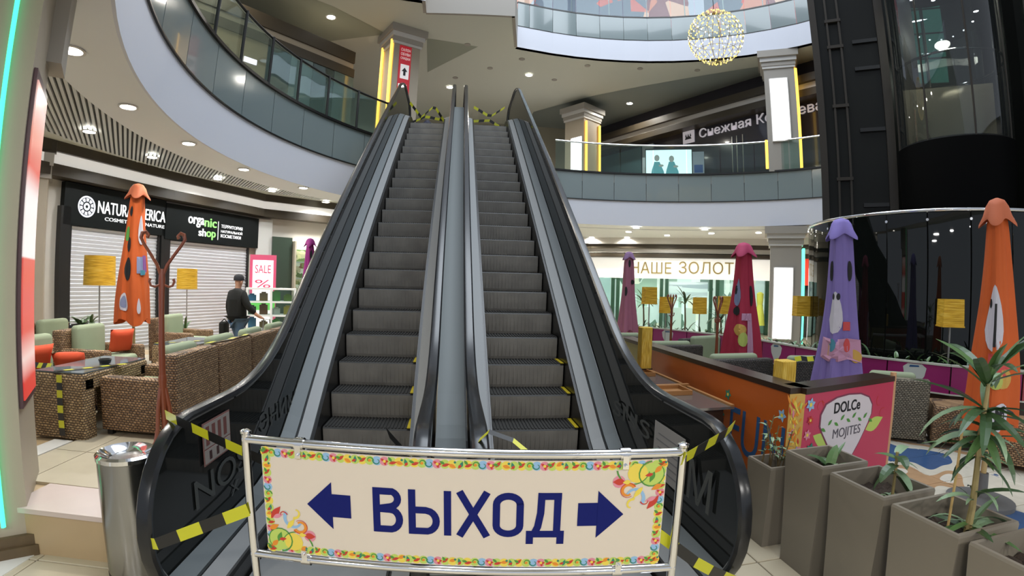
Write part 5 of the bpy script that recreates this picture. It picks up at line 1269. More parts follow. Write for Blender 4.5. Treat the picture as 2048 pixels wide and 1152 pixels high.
# local axes: f = walking direction (away and to the right), s = to his right
fx, fy = 0.55, 0.835; sx, sy = 0.835, -0.55
def B_(s, f, z): return (mx+sx*s+fx*f, my+sy*s+fy*f, z)
body = dict(pelvis=(B_(0, 0, 0.92), 0.11), waist=(B_(0, 0.0, 1.08), 0.11), chest=(B_(0, 0.0, 1.30), 0.125), neck0=(B_(0, 0.01, 1.43), 0.065), neck=(B_(0, 0.02, 1.49), 0.052), head=(B_(0, 0.035, 1.58), (0.078, 0.092)), crown=(B_(0, 0.035, 1.66), (0.066, 0.08)),
            shl=(B_(-0.17, 0, 1.38), 0.06), ell=(B_(-0.23, -0.04, 1.12), 0.045), wrl=(B_(-0.23, 0.0, 0.88), 0.032), shr=(B_(0.17, 0, 1.38), 0.06), elr=(B_(0.27, 0.05, 1.15), 0.045), wrr=(B_(0.36, 0.20, 0.98), 0.032),
            hipl=(B_(-0.09, 0, 0.88), 0.085), knl=(B_(-0.10, 0.12, 0.49), 0.058), anl=(B_(-0.10, 0.10, 0.09), 0.04), tol=(B_(-0.10, 0.26, 0.035), 0.032), hipr=(B_(0.09, 0, 0.88), 0.085), knr=(B_(0.09, -0.02, 0.49), 0.058), anr=(B_(0.09, -0.24, 0.12), 0.04), tor=(B_(0.09, -0.10, 0.035), 0.032))
for s_, w_ in (('l', 'wrl'), ('r', 'wrr')):
    w = body[w_][0]; d_ = (B_(0, 0.03, -0.06) if s_ == 'l' else B_(0.03, 0.05, -0.035)); d_ = (d_[0]-mx, d_[1]-my, d_[2])
    pm = tuple(w[i]+d_[i] for i in range(3)); body['palm'+s_] = (pm, 0.03)
    for k in range(5):
        q = (k-2)*0.014; body['f%s%d' % (s_, k)] = ((pm[0]+d_[0]*(0.9+0.1*(k % 3))+fx*q, pm[1]+d_[1]*(0.9+0.1*(k % 3))+fy*q, pm[2]+d_[2]*(0.95-0.35*(k == 0))), 0.009)
bones = [('pelvis', 'waist'), ('waist', 'chest'), ('chest', 'neck0'), ('neck0', 'neck'), ('neck', 'head'), ('head', 'crown')]
for s_ in 'lr':
    bones += [('chest', 'sh'+s_), ('sh'+s_, 'el'+s_), ('el'+s_, 'wr'+s_), ('wr'+s_, 'palm'+s_), ('pelvis', 'hip'+s_), ('hip'+s_, 'kn'+s_), ('kn'+s_, 'an'+s_), ('an'+s_, 'to'+s_)]+[('palm'+s_, 'f%s%d' % (s_, k)) for k in range(5)]
skin('body', body, bones, M_SKIN, man)
jk = {k: (body[k][0], (body[k][1] if not isinstance(body[k][1], tuple) else body[k][1][0])) for k in ('waist', 'chest', 'shl', 'shr', 'ell', 'elr')}
jk = dict(waist=(body['waist'][0], (0.20, 0.155)), hem=(B_(0, 0, 0.84), (0.205, 0.16)), hip=(B_(0, 0, 0.95), (0.205, 0.16)), chest=(body['chest'][0], (0.20, 0.16)), coll=(B_(0, 0.01, 1.43), (0.10, 0.09)), colt=(B_(0, 0.015, 1.475), (0.075, 0.075)),
          shl=(B_(-0.19, 0, 1.37), 0.088), ell=(body['ell'][0], 0.072), cul=(B_(-0.23, -0.005, 0.91), 0.052), shr=(B_(0.19, 0, 1.37), 0.088), elr=(body['elr'][0], 0.072), cur=(B_(0.345, 0.18, 1.0), 0.052))
skin('jacket', jk, [('waist', 'hip'), ('hip', 'hem'), ('waist', 'chest'), ('chest', 'coll'), ('coll', 'colt'), ('chest', 'shl'), ('shl', 'ell'), ('ell', 'cul'), ('chest', 'shr'), ('shr', 'elr'), ('elr', 'cur')], M_JACK, man)
je = dict(top=(B_(0, 0, 0.93), (0.17, 0.13)), hipl=(B_(-0.09, 0, 0.84), 0.105), knl=(body['knl'][0], 0.08), anl=(B_(-0.10, 0.10, 0.10), 0.068), hipr=(B_(0.09, 0, 0.84), 0.105), knr=(body['knr'][0], 0.08), anr=(B_(0.09, -0.23, 0.14), 0.068))
skin('jeans', je, [('top', 'hipl'), ('hipl', 'knl'), ('knl', 'anl'), ('top', 'hipr'), ('hipr', 'knr'), ('knr', 'anr')], M_JEAN, man)
for an, to in (('anl', 'tol'), ('anr', 'tor')):
    skin('shoe', dict(a=((body[an][0][0], body[an][0][1], body[an][0][2]-0.035), 0.048), b=((body[to][0][0], body[to][0][1], 0.043), 0.042)), [('a', 'b')], M_SHOE, man)
hc = B_(0, 0.03, 0)
MB().lathe([(0.098, 1.61), (0.100, 1.64), (0.092, 1.69), (0.06, 1.722), (0.01, 1.73)], (hc[0], hc[1], 0), 20).build('cap', M_CAP, man, True)
MB().prism([B_(-0.07, 0.09, 1.625), B_(-0.05, 0.17, 1.615), B_(0.05, 0.17, 1.615), B_(0.07, 0.09, 1.625)], (0, 0, 0.012)).build('cap_peak', M_CAP, man)
for s_ in (-1, 1): MB().lathe([(0.004, -0.03), (0.016, -0.012), (0.016, 0.015), (0.004, 0.03)], B_(s_*0.088, 0.03, 1.575), 8).build('ear', M_SKIN, man, True)
bg = thing('hand_bag', 'black shoulder bag hanging at the left hip of the walking man', 'bag', B_(-0.29, -0.12, 0.72))
MB().rbox(B_(-0.30, -0.1, 0)[0]-0.06, B_(-0.30, -0.1, 0)[0]+0.06, B_(-0.30, -0.1, 0)[1]-0.13, B_(-0.30, -0.1, 0)[1]+0.13, 0.55, 0.83, 0.04).build('bag_body', M_JACK, bg, True)
MB().tube([B_(-0.30, -0.17, 0.82), B_(-0.29, -0.1, 0.88), B_(-0.30, -0.03, 0.82)], 0.01, 6).build('bag_strap', M_JACK, bg, True)
tr = thing('trolley_bag', 'dark tartan trolley bag pulled by the walking man', 'bag', B_(0.45, 0.34, 0))
q = B_(0.45, 0.36, 0)
MB().rbox(q[0]-0.13, q[0]+0.13, q[1]-0.09, q[1]+0.09, 0.06, 0.66, 0.05).build('bag_body', mat('bag_navy', '#1c2233', 0.7, var=0.4, scale=20), tr, True)
MB().tube([(q[0]-0.08, q[1], 0.64), (q[0]-0.06, q[1], 0.90), (q[0]+0.06, q[1], 0.90), (q[0]+0.08, q[1], 0.64)], 0.012, 6).build('pull_handle', M_POLE, tr, True)
for s_ in (-1, 1): MB().tube([(q[0]+s_*0.10-0.015, q[1]-0.1, 0.045), (q[0]+s_*0.10+0.015, q[1]-0.1, 0.045)], 0.045, 12).build('wheel', M_BLACK, tr, True)

# white framed display cabinet, with goods, and the lit sign behind it
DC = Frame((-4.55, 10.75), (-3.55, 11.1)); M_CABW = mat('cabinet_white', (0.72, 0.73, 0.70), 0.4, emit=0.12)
dc = thing('display_cabinet', 'white framed glass display cabinet right of the walking man', 'cabinet', DC.pt(0.5, 0))
for x in (0.0, DC.L/2, DC.L):
    for d in (-0.4, 0.0):
        a = MB(); DC.box(a, x-0.025, x+0.025, 0, 1.46, d-0.025, d+0.025); a.build('cabinet_post', M_CABW, dc)
for z in (0.10, 0.55, 0.85, 1.15, 1.44):
    a = MB(); DC.box(a, -0.02, DC.L+0.02, z-0.02, z+0.02, -0.42, 0.02); a.build('shelf', M_CABW, dc)
a = MB(); DC.box(a, 0.03, DC.L-0.03, 0.12, 1.42, 0.012, 0.018); a.build('cabinet_pane', M_GUARD, dc)
gc = [('#6b7f3a', 'olive'), ('#3f6f9a', 'blue'), ('#7a4a33', 'brown'), ('#5d9a4c', 'green'), ('#b9a14a', 'straw'), ('#3b4a35', 'dark green'), ('#86603c', 'tan'), ('#c7c4bb', 'white')]
k = 0
for z, wz in ((1.17, 'top'), (0.87, 'middle'), (0.57, 'lower')):
    for x in (0.10, 0.36, 0.64, 0.90):
        c_, cn = gc[(k*5+1) % 8]; mm = mat('goods_'+cn, c_, 0.6); a = MB(); h_ = 0.16+0.08*((k*7) % 3)/2
        DC.box(a, x-0.09, x+0.09, z+0.002, z+h_-0.03, -0.28, -0.12); DC.box(a, x-0.05, x+0.05, z+h_-0.03, z+h_, -0.24, -0.16)
        tag(a.build('goods_jar', mm), '%s jar on the %s shelf of the white cabinet, %s from its left' % (cn, wz, ('first', 'second', 'third', 'fourth')[k % 4]), 'jar', 'goods in the white cabinet'); k += 1
LS = Frame((-5.02, 12.0), (-4.42, 12.24)); ls = thing('lit_sign', 'pink and white lit pillar sign behind the white cabinet', 'sign', LS.pt(0.3, 0))
a = MB(); LS.box(a, 0, LS.L, 0.0, 2.25, -0.12, 0); a.build('sign_case', mat('sign_pink', '#d6577a', 0.5, emit=0.3), ls)
a = MB(); LS.box(a, 0.07, LS.L-0.07, 0.35, 2.12, 0.0, 0.01); a.build('lit_face', mat('sign_pale_pink', '#f3dfe2', 0.5, emit=0.75), ls)
for i, l in enumerate(('SALE', '%')): text('sign_text', l, LS, 0.13, LS.L-0.13, 1.8-0.36*i, 2.0-0.36*i, 0.011, mat('sign_rose', '#d8456b', 0.5, emit=0.3), ls, thick=0.004)
a = MB(); LS.box(a, 0.02, LS.L-0.02, 0.9, 1.1, 0.012, 0.03); a.build('green_strip', mat('sign_green', '#6cc35a', 0.5, emit=0.4), ls)

# ------------------------------------------------------------------ cafe counter on the right
M_CORA = mat('counter_orange', '#b4581f', 0.35, var=0.05, scale=3)
M_CPNK = mat('counter_pink', '#bd3a58', 0.4)
M_COLV = mat('counter_olive', '#a59a58', 0.4)
ct = thing('cafe_counter', 'cafe counter with orange side and pink front, dark wooden rim', 'counter', (2.3, 4.0, 0))
CO = Frame((2.22, 6.35), (2.22, 2.80))           # orange side seen from the escalator: left to right runs towards the camera
a = MB(); CO.box(a, 1.05, 3.545, 0.02, 0.945, -0.05, 0.0); a.build('orange_panel', M_CORA, ct)
a = MB(); CO.box(a, 0.0, 1.05, 0.02, 0.945, -0.05, 0.0); a.build('olive_panel', M_COLV, ct)
M_RIM = mat('rim_dark_wood', '#2d1d14', 0.35)
a = MB(); CO.box(a, 0.0, 3.55, 0.945, 0.985, -0.17, 0.008); a.build('top_rim', M_RIM, ct)
CPk = Frame((2.31, 2.76), (3.40, 2.98)); PL = CPk.L
a = MB(); CPk.box(a, 0.0, PL, 0.10, 0.945, -0.05, 0.0); a.build('pink_panel', M_CPNK, ct)
a = MB(); CPk.box(a, 0.0, PL, 0.945, 0.985, -0.20, 0.008); a.build('top_rim', M_RIM, ct)
a = MB(); p = CPk.pt(PL+0.02, 0, -0.02); a.tube([(p[0], p[1], 0.0), (p[0], p[1], 1.01)], 0.024, 10); a.build('corner_post', mat('post_pale_wood', '#c79a72', 0.5), ct, True)
MB().prism([(2.36, 2.85, 0.80), (3.2, 3.02, 0.80), (3.2, 3.35, 0.80), (2.62, 3.25, 0.80), (2.62, 6.2, 0.80), (2.28, 6.2, 0.80)], (0, 0, 0.03)).build('worktop', mat('worktop_white', '#cfccc8', 0.2), ct)
# printed decoration at the corner
CC = Frame((2.215, 2.805), (2.31, 2.76)); CW = CC.L
a = MB(); CC.box(a, 0.0, CW, 0.02, 0.945, -0.05, 0.0); a.build('corner_panel', mat('corner_yellow', '#cfa653', 0.5), ct)
mb = MB(); rr = random.Random(8); BF_keep = BF; BF = CC
for i in range(46):
    mb.cur = rr.choice((0, 1, 2, 2, 1, 6, 4)); leaf2(mb, (rr.uniform(0.005, CW-0.02), rr.uniform(0.58, 0.88)), rr.uniform(0.9, 2.2), rr.uniform(.03, .08), 0.013, mb.cur, 0.001+0.0001*i)
for i in range(26):
    c = (rr.uniform(0.015, CW-0.015), rr.uniform(0.15, 0.60)); m = rr.choice((5, 6, 2, 3, 7, 1))
    for j in range(6): leaf2(mb, c, j*1.05, 0.022, 0.014, m, 0.0056+0.0001*i)
    dot(mb, c, 0.007, 2, 0.0083+0.0001*i)
stuff(mb.build('flower_print', PC, ct)); mb = MB(); BF = CPk
def deco():
    for c, m, r_ in (((0.06, 0.87), 5, 0.05), ((0.07, 0.76), 0, 0.035), ((0.05, 0.66), 6, 0.04), ((0.10, 0.55), 7, 0.05), ((0.06, 0.46), 5, 0.05), ((0.14, 0.45), 6, 0.04), ((0.2, 0.5), 4, 0.06), ((0.05, 0.34), 4, 0.05), ((0.13, 0.33), 2, 0.05)):
        for j in range(6): leaf2(mb, c, j*1.05+0.3, r_, r_*0.6, m, 0.0060)
        dot(mb, c, r_*0.3, 2 if m != 2 else 0, 0.0065)
    leaf2(mb, (0.76, 0.60), 0.3, 0.24, 0.11, 4, 0.0005); leaf2(mb, (0.30, 0.56), 2.7, 0.2, 0.10, 4, 0.0005)
    for x, z, a0 in ((0.17, 0.84, 0.5), (0.92, 0.80, 2.0), (0.97, 0.70, 1.0), (0.24, 0.88, 3.0)): curl(mb, (x, z), a0, a0+3.5, 0.05, 0.02, 0.006, 0, 0.0014)
deco(); BF = BF_keep
stuff(mb.build('flower_print', PC, ct))
cl = [(0.19, 0.70), (0.19, 0.78), (0.24, 0.85), (0.36, 0.885), (0.50, 0.895), (0.65, 0.885), (0.76, 0.85), (0.81, 0.79), (0.81, 0.72), (0.77, 0.65), (0.68, 0.52), (0.58, 0.40), (0.50, 0.37), (0.42, 0.40), (0.32, 0.52), (0.22, 0.65)]
cxm, czm = 0.50, 0.66
a = MB(); CPk.poly(a, [(cxm+(x-cxm)*1.05, czm+(z-czm)*1.05) for x, z in cl], 0.001, 0.002); a.build('emblem_outline', mat('emblem_pinkgrey', '#7c3850', 0.5), ct)
a = MB(); CPk.poly(a, cl, 0.0025, 0.004); em = a.build('white_emblem', mat('emblem_offwhite', '#d3ccd0', 0.5), ct)
text('emblem_lettering', 'DOLCe', CPk, 0.33, 0.65, 0.775, 0.855, 0.0045, D_K, em, bold=0.02, thick=0.002)
text('emblem_lettering', 'MOJITES', CPk, 0.34, 0.68, 0.57, 0.66, 0.0045, mat('emblem_grey', '#55505a', 0.5), em, thick=0.002)
mb = MB(); BF = CPk
for i in range(9):
    t = i/8; leaf2(mb, (0.20+0.58*t, 0.685+0.035*sin(pi*t)), (0.7 if i % 2 else -0.5), 0.06, 0.025, 3, 0.005+0.0002*i)
BF = BF_keep; stuff(mb.build('leaf_garland', PC, em))
# blue FUN lettering on the orange side
M_BLUEP = mat('paint_blue', '#27507e', 0.5)
text('blue_lettering', 'FUN', CO, 2.80, 3.52, 0.36, 0.70, 0.001, M_BLUEP, ct, thick=0.002)
mb = MB(); BF = CO
for x, z in ((2.66, 0.60), (2.74, 0.78), (3.47, 0.78), (3.40, 0.30)):
    for j in range(5): leaf2(mb, (x, z), j*1.256, 0.05, 0.03, 5 if x > 3 else 7, 0.002)
    dot(mb, (x, z), 0.014, 2, 0.003)
BF = BF_keep; stuff(mb.build('flower_print', PC, ct))
# glass tables with brown trays between counter and escalator
M_TRAY = mat('tray_wood', '#9a6a3a', 0.5, var=0.15, scale=10)
def gtable(label, x0, x1, y0, y1, z):
    t = thing('glass_table', label, 'table', ((x0+x1)/2, (y0+y1)/2, 0))
    box('table_top', mat('mirror_top', (0.25, 0.24, 0.23), 0.08, metal=0.6), (x0, x1, y0, y1, z-0.02, z), t)
    box('table_edge', M_TRAY, (x0, x1, y1-0.04, y1, z, z+0.03), t); box('table_edge', M_TRAY, (x1-0.03, x1, y0, y1-0.04, z, z+0.015), t)
    box('apron', M_RIM, (x0+0.06, x1-0.06, y0+0.06, y1-0.06, z-0.10, z-0.02), t)
    for x in (x0+0.08, x1-0.08):
        for y in (y0+0.08, y1-0.08): box('leg', M_RIM, (x-0.025, x+0.025, y-0.025, y+0.025, 0, z-0.10), t)
    return t
gtable('glossy table between the right escalator and the orange counter, nearer one', 1.56, 2.13, 3.36, 4.18, 0.74)
gtable('glossy table between the right escalator and the orange counter, farther one', 1.56, 2.13, 4.28, 5.12, 0.74)
for i, (x, y, l) in enumerate(((1.80, 3.95, 'shallow wooden tray on the nearer glossy table beside the escalator'), (1.84, 4.85, 'shallow wooden tray on the farther glossy table beside the escalator'))):
    t = thing('serving_tray', l, 'tray', (x, y, 0.741)); box('tray_floor', M_TRAY, (x-0.2, x+0.2, y-0.13, y+0.13, 0.741, 0.749), t)
    for q in ((x-0.2, x+0.2, y-0.13, y-0.115), (x-0.2, x+0.2, y+0.115, y+0.13), (x-0.2, x-0.185, y-0.115, y+0.115), (x+0.185, x+0.2, y-0.115, y+0.115)): box('tray_side', M_TRAY, (*q, 0.749, 0.78), t)
def paper_lamp(label, x, y, z0, z1, w):
    t = thing('table_lamp', label, 'lamp', (x, y, z0)); MB().rbox(x-w/2, x+w/2, y-w/2, y+w/2, z0+0.012, z1, 0.006, 1).build('lamp_shade', nodes_mat('lamp_shade_stripes', 0.7, lambda nt, b: nt.links.new(ramp(nt, (lambda n: (nt.links.new(mapped(nt, (40, 40, 1.5)), n.inputs['Vector']), n.outputs[0])[1])(nt.nodes.new('ShaderNodeTexNoise')), [(0.35, '#a8821c'), (0.5, '#d3ab35'), (0.65, '#e3c765')]).outputs[0], b.inputs['Base Color'])), t)
    box('base', M_RIM, (x-w/2-0.01, x+w/2+0.01, y-w/2-0.01, y+w/2+0.01, z0, z0+0.012), t)
paper_lamp('square yellow paper lamp on the farther glossy table', 2.03, 5.02, 0.771, 1.22, 0.12)
paper_lamp('square yellow paper lamp behind the dark rim of the orange counter', 2.52, 3.28, 0.831, 1.10, 0.13)

# ------------------------------------------------------------------ cafe seats on the right
M_WICKD = wicker('wicker_charcoal', '#4b443e', '#37322d', '#15120f')
dk = armchair_proto('charcoal wicker armchair, back to the camera, left one of the two behind the orange counter', M_WICKD, w=0.95, dep=0.85, hb=0.80, grp='charcoal armchairs')
dk.location = (3.25, 7.25, 0); dk.rotation_euler = (0, 0, -pi/2)
for x, y, rz, l in ((3.45, 5.75, -pi/2, 'charcoal wicker armchair with its wide dark back to the camera, beside the crimson parasol'),
                    (4.42, 5.35, -pi/2-0.25, 'charcoal wicker armchair with tape over its back, left of the lavender parasol'),
                    (2.95, 8.6, -pi/2, 'charcoal wicker armchair farthest back, close to the escalator'),
                    (4.35, 7.6, pi/2+0.3, 'charcoal wicker armchair facing the camera with sage cushions, under the gold lettered shop')):
    copy_tree(dk, (x, y, 0), rz, l)
wa = copy_tree(ac, (4.98, 4.42, 0), -pi/2-0.75, 'pale wicker armchair beside the lavender parasol, its back to the camera')
for ch in wa.children:
    if ch.name.split('.')[0] in ('arm', 'backrest', 'seat_base'): me = ch.data.copy(); me.materials.clear(); me.materials.append(M_WICKG); ch.data = me
wa['group'] = 'single pale armchair'
def bench(label, c, rz, L):
    t = thing('wicker_bench', label, 'bench', (0, 0, 0)); MB().rbox(-L/2, L/2, -0.25, 0.25, 0.07, 0.46, 0.03).build('bench_body', M_WICKB, t, True)
    for sx in (-1, 1):
        for sy in (-1, 1): MB().box(sx*(L/2-0.06)-0.03, sx*(L/2-0.06)+0.03, sy*0.19-0.03, sy*0.19+0.03, 0, 0.075).build('leg', M_BLACK, t)
    t.location = (*c, 0); t.rotation_euler = (0, 0, rz)
bench('brown wicker bench below the magenta panel right of the pale armchair', (5.42, 3.72), -0.75, 0.72)
bench('brown wicker bench behind the orange parasol at the right edge', (5.35, 2.95), -0.95, 0.8)
tape('yellow black tape over the corner of the armchair left of the lavender parasol', [(4.0, 5.02, 0.83), (4.35, 4.94, 0.85), (4.75, 4.84, 0.80), (4.85, 4.84, 0.62)], 0.06, 0.08, (0, 0.5, 1), wob=0.01)
tape('yellow tape strip leaning against the wide dark armchair back', [(3.96, 5.33, 0.80), (4.0, 5.30, 0.60), (4.02, 5.29, 0.42)], 0.05, 0.12, (1, 0, 0.2))
# magenta panelled planter fence round the cafe
M_MAG = mat('fence_magenta', '#8c2063', 0.4); M_MAG2 = mat('fence_rose', '#a04a52', 0.45); M_FW = mat('fence_white_trim', '#b9bdb2', 0.5)
fp = [(3.9, 11.2), (4.3, 10.2), (4.72, 9.4), (5.05, 8.5), (5.25, 7.5), (5.26, 6.6), (5.30, 5.75), (5.55, 5.0), (5.85, 4.25), (6.35, 3.65), (7.1, 3.15)]
ff = thing('planter_fence', 'low curved fence of magenta panels with a plant trough along its top', 'fence', (5.3, 6.6, 0))
rr = random.Random(21)
for i in range(len(fp)-1):
    f = Frame(fp[i], fp[i+1]); w = f.L
    a = MB(); f.box(a, 0.0, w, 0.0, 0.44, -0.26, -0.02); a.build('fence_base', M_RIM, ff)
    a = MB(); f.box(a, 0.01, w-0.01, 0.44, 0.775, -0.02, 0.0); a.build('fence_panel', M_MAG2 if i in (3, 9) else M_MAG, ff)
    a = MB(); f.box(a, 0.0, w, 0.775, 0.80, -0.04, 0.012); a.build('top_trim', M_FW, ff)
    a = MB(); f.box(a, 0.0, w, 0.425, 0.442, -0.02, 0.01); a.build('lower_trim', M_FW, ff)
    a = MB(); f.box(a, 0.0, w, 0.44, 0.775, -0.26, -0.03); a.build('trough', M_RIM, ff)
    if i in (1, 4, 7, 9):
        q = w*0.45; a = MB(); f.poly(a, [(q-0.05, 0.50), (q+0.05, 0.50), (q+0.13, 0.62), (q+0.15, 0.72), (q+0.09, 0.765), (q-0.09, 0.765), (q-0.15, 0.72), (q-0.13, 0.62)], 0.0005, 0.004); a.build('cup_emblem', mat('cup_white', '#b9bfbd', 0.5), ff)
        a = MB(); f.poly(a, [(q-0.07, 0.72), (q+0.06, 0.73), (q+0.05, 0.75), (q-0.06, 0.745)], 0.0045, 0.006); a.build('cup_print', M_BLUEP, ff)
    for k in range(6):
        p = f.pt(w*(k+0.5)/6, 0.775, -0.14)
        for j in range(3): add_leaf(ff, (LM_STRAP if (k+i) % 3 == 0 else LM_BROAD)[rr.randrange(3)], p, rr.uniform(0, 6.28), rr.uniform(0.5, 1.4), rr.uniform(.45, .9))
# lamps, palms and coat racks behind and inside the fence
for x, y, zc, r_, sq, l in ((4.02, 9.78, 1.50, .15, True, 'first of the yellow lamps from the left behind the magenta fence'), (4.46, 9.9, 1.30, .15, False, 'second yellow lamp from the left in front of the gold lettered shop'),
                            (5.05, 9.5, 1.31, .15, False, 'third yellow lamp from the left in front of the gold lettered shop'), (5.42, 9.06, 1.35, .16, True, 'wide square yellow lamp just left of the crimson parasol'),
                            (6.0, 7.41, 1.40, .15, True, 'square yellow lamp before the lit white pillar panel'), (6.12, 4.50, 1.42, .155, True, 'square yellow lamp before the dark lift glass, right of the lavender parasol')):
    lamp(l, x, y, 0, zc-0.17, zc+0.17, r_, sq, 'yellow lamps round the right cafe')
def palm(label, x, y, h, seed, n=12, sc=1.3):
    t = thing('potted_palm', label, 'plant', (x, y, 0), 'potted palms'); q = random.Random(seed)
    MB().lathe([(0.13, 0), (0.19, 0.36), (0.17, 0.36), (0.16, 0.30)], (x, y, 0), 16).build('pot', M_FW, t, True)
    MB().lathe([(0.16, 0.29), (0.16, 0.31)], (x, y, 0), 16).build('soil', M_SOIL, t)
    MB().tube([(x, y, 0.3), (x+0.02, y, h*0.6), (x, y+0.02, h)], [0.03, 0.022, 0.016], 8).build('trunk', M_TWIG, t, True)
    for k in range(n): add_leaf(t, LM_STRAP[q.randrange(3)], (x, y, h-0.12*q.random()), k*6.28/n+q.uniform(-.3, .3), q.uniform(-0.1, 1.2), q.uniform(.7, 1.1)*sc)
palm('potted palm behind the magenta fence left of the yellow lamps', 4.62, 11.6, 1.35, 1)
palm('potted palm between the second and third yellow lamps', 5.55, 11.2, 1.40, 2)
palm('leafy palm low behind the magenta fence before the bright shop', 5.75, 9.8, 1.05, 3, 14)
for x, y, l in ((3.78, 8.15, 'far dark red coat rack standing left, before the second yellow lamp'), (3.80, 6.58, 'dark red coat rack left of the crimson parasol')): copy_tree(cr, (x, y, 0), 0.4, l, 0.92)

# ------------------------------------------------------------------ glass lift and its shaft
LCX, LCY = 7.95, 6.25
M_SHAFT = mat('shaft_dark_steel', (0.010, 0.0105, 0.0095), 0.3, spec=0.22)
M_SHFR = mat('shaft_frame_brown', (0.038, 0.032, 0.026), 0.4, spec=0.3)
M_SHGL = glass('shaft_glass', (0.10, 0.14, 0.12), 0.35, rough=0.02, refl=1.0, base=(0.008, 0.010, 0.009))
sh = thing('lift_shaft', 'dark steel and glass lift shaft rising through the hall at the right', 'lift shaft', (LCX, LCY, 0))
SA = Frame((6.62, 7.58), (7.64, 6.68))
a = MB(); SA.box(a, 0.1, SA.L-0.1, 0, 17, -0.16, -0.06); a.build('side_panel', M_SHAFT, sh)
for x0, x1 in ((0.0, 0.13), (SA.L-0.15, SA.L)):
    a = MB(); SA.box(a, x0, x1, 0, 17, -0.14, 0.0); a.build('corner_post', M_SHFR, sh)
for x in (0.30, 0.52):
    a = MB(); SA.box(a, x, x+0.04, 0, 17, -0.06, 0.0); a.build('guide_rail', M_SHFR, sh)
for z in (1.4, 3.2, 4.6, 5.8, 6.35, 8.0, 9.6, 11.5):
    a = MB(); SA.box(a, 0.75, SA.L-0.16, z, z+0.07, -0.06, -0.01); a.build('cross_bar', M_BLACK, sh)
    a = MB(); SA.box(a, 0.28, 0.58, z+0.5, z+0.56, -0.05, 0.01); a.build('rail_bracket', M_SHFR, sh)
for p0, p1 in (((7.9, 8.4), (10.9, 6.2)), ((10.9, 6.2), (9.75, 3.6))):
    f = Frame(p0, p1); a = MB(); f.box(a, 0, f.L, 0, 17, -0.2, 0); a.build('back_panel', M_SHAFT, sh)
SB = Frame((9.05, 5.0), (9.9, 3.9))
a = MB(); SB.box(a, 0.0, SB.L, 0, 17, -0.2, 0); a.build('side_panel', M_SHAFT, sh)
a = MB(); SB.box(a, 0.0, 0.14, 0, 17, -0.2, 0.05); a.build('corner_post', M_SHFR, sh)
# car
CCX, CCY, CR = 8.20, 5.90, 0.92
car = thing('lift_car', 'round glass lift car with a black underside hanging high in the shaft', 'lift', (CCX, CCY, 4.1))
n = 40
MB().lathe([(CR, 4.12), (CR, 7.3)], (CCX, CCY, 0), n, cap=False).build('car_glass', glass('car_glass', (0.45, 0.52, 0.50), 0.55, rough=0.02, refl=1.6, base=(0.03, 0.035, 0.035)), car, True)
MB().lathe([(0.10, 2.35), (CR*0.92, 2.5), (CR*1.0, 3.4), (CR*1.03, 4.10), (CR*0.98, 4.14)], (CCX, CCY, 0), n).build('car_underside', mat('car_black', (0.003, 0.003, 0.003), 0.6, spec=0.06), car, True)
MB().lathe([(CR*1.01, 7.28), (CR*1.02, 7.5), (CR*0.5, 7.8), (0.1, 7.85)], (CCX, CCY, 0), n).build('car_roof', M_SHAFT, car, True)
MB().tube([(CCX+CR*0.94*cos(2*pi*i/n), CCY+CR*0.94*sin(2*pi*i/n), 5.55) for i in range(n+1)], 0.022, 8).build('handrail', M_CHROME, car, True)
for k in range(8):
    a0 = 2*pi*k/8+0.2; MB().tube([(CCX+CR*cos(a0), CCY+CR*sin(a0), 4.1), (CCX+CR*cos(a0), CCY+CR*sin(a0), 7.3)], 0.016, 6).build('mullion', M_SHFR, car)
MB().lathe([(0.001, 7.2), (CR*0.9, 7.2)], (CCX, CCY, 0), n).build('car_ceiling', M_SHAFT, car)
for k in range(8):
    a0 = 2*pi*k/8; MB().lathe([(0.001, 7.19), (0.035, 7.19)], (CCX+0.55*cos(a0), CCY+0.55*sin(a0), 0), 10).build('car_lamp', M_LAMPC, car)
bk = MB(); 
bk.loft([[(CCX+CR*0.86*cos(radians(a0)), CCY+CR*0.86*sin(radians(a0)), z) for z in (4.15, 5.35)] for a0 in range(-30, 91, 8)], cap=False, closed=False) if False else None
a = MB(); f = Frame((CCX-0.45, CCY+0.62), (CCX+0.65, CCY-0.38)); f.box(a, 0, f.L, 4.15, 5.30, -0.02, 0.0); a.build('car_back_panel', mat('car_panel', (0.50, 0.44, 0.34), 0.18, metal=0.7), car)
a = MB(); f.box(a, 0, 0.3, 5.30, 7.2, -0.03, -0.01); a.build('car_back_panel', M_SHAFT, car)
f = Frame((8.75, 7.35), (10.0, 6.45)); tl = thing('reflection_panel', 'teal glowing panel imitating a screen reflected high in the lift glass', 'window', f.pt(0.5, 6))  # glowing cells stand in for a screen's reflection in the lift glass
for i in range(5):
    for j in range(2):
        a = MB(); f.box(a, 0.1+0.42*j, 0.48+0.42*j, 5.9+0.55*i, 6.4+0.55*i, 0.0, 0.03); a.build('reflection_cell', mat('reflection_teal', (0.16, 0.62, 0.52), emit=0.55), tl)
a = MB(); f.box(a, 0.05, 1.0, 5.85, 8.7, -0.05, 0.0); a.build('reflection_backing', M_BLACK, tl)
area('car_light', (CCX-0.3, CCY-0.3, 7.0), 0.5, 45, (1.0, 0.95, 0.85), shape='DISK')
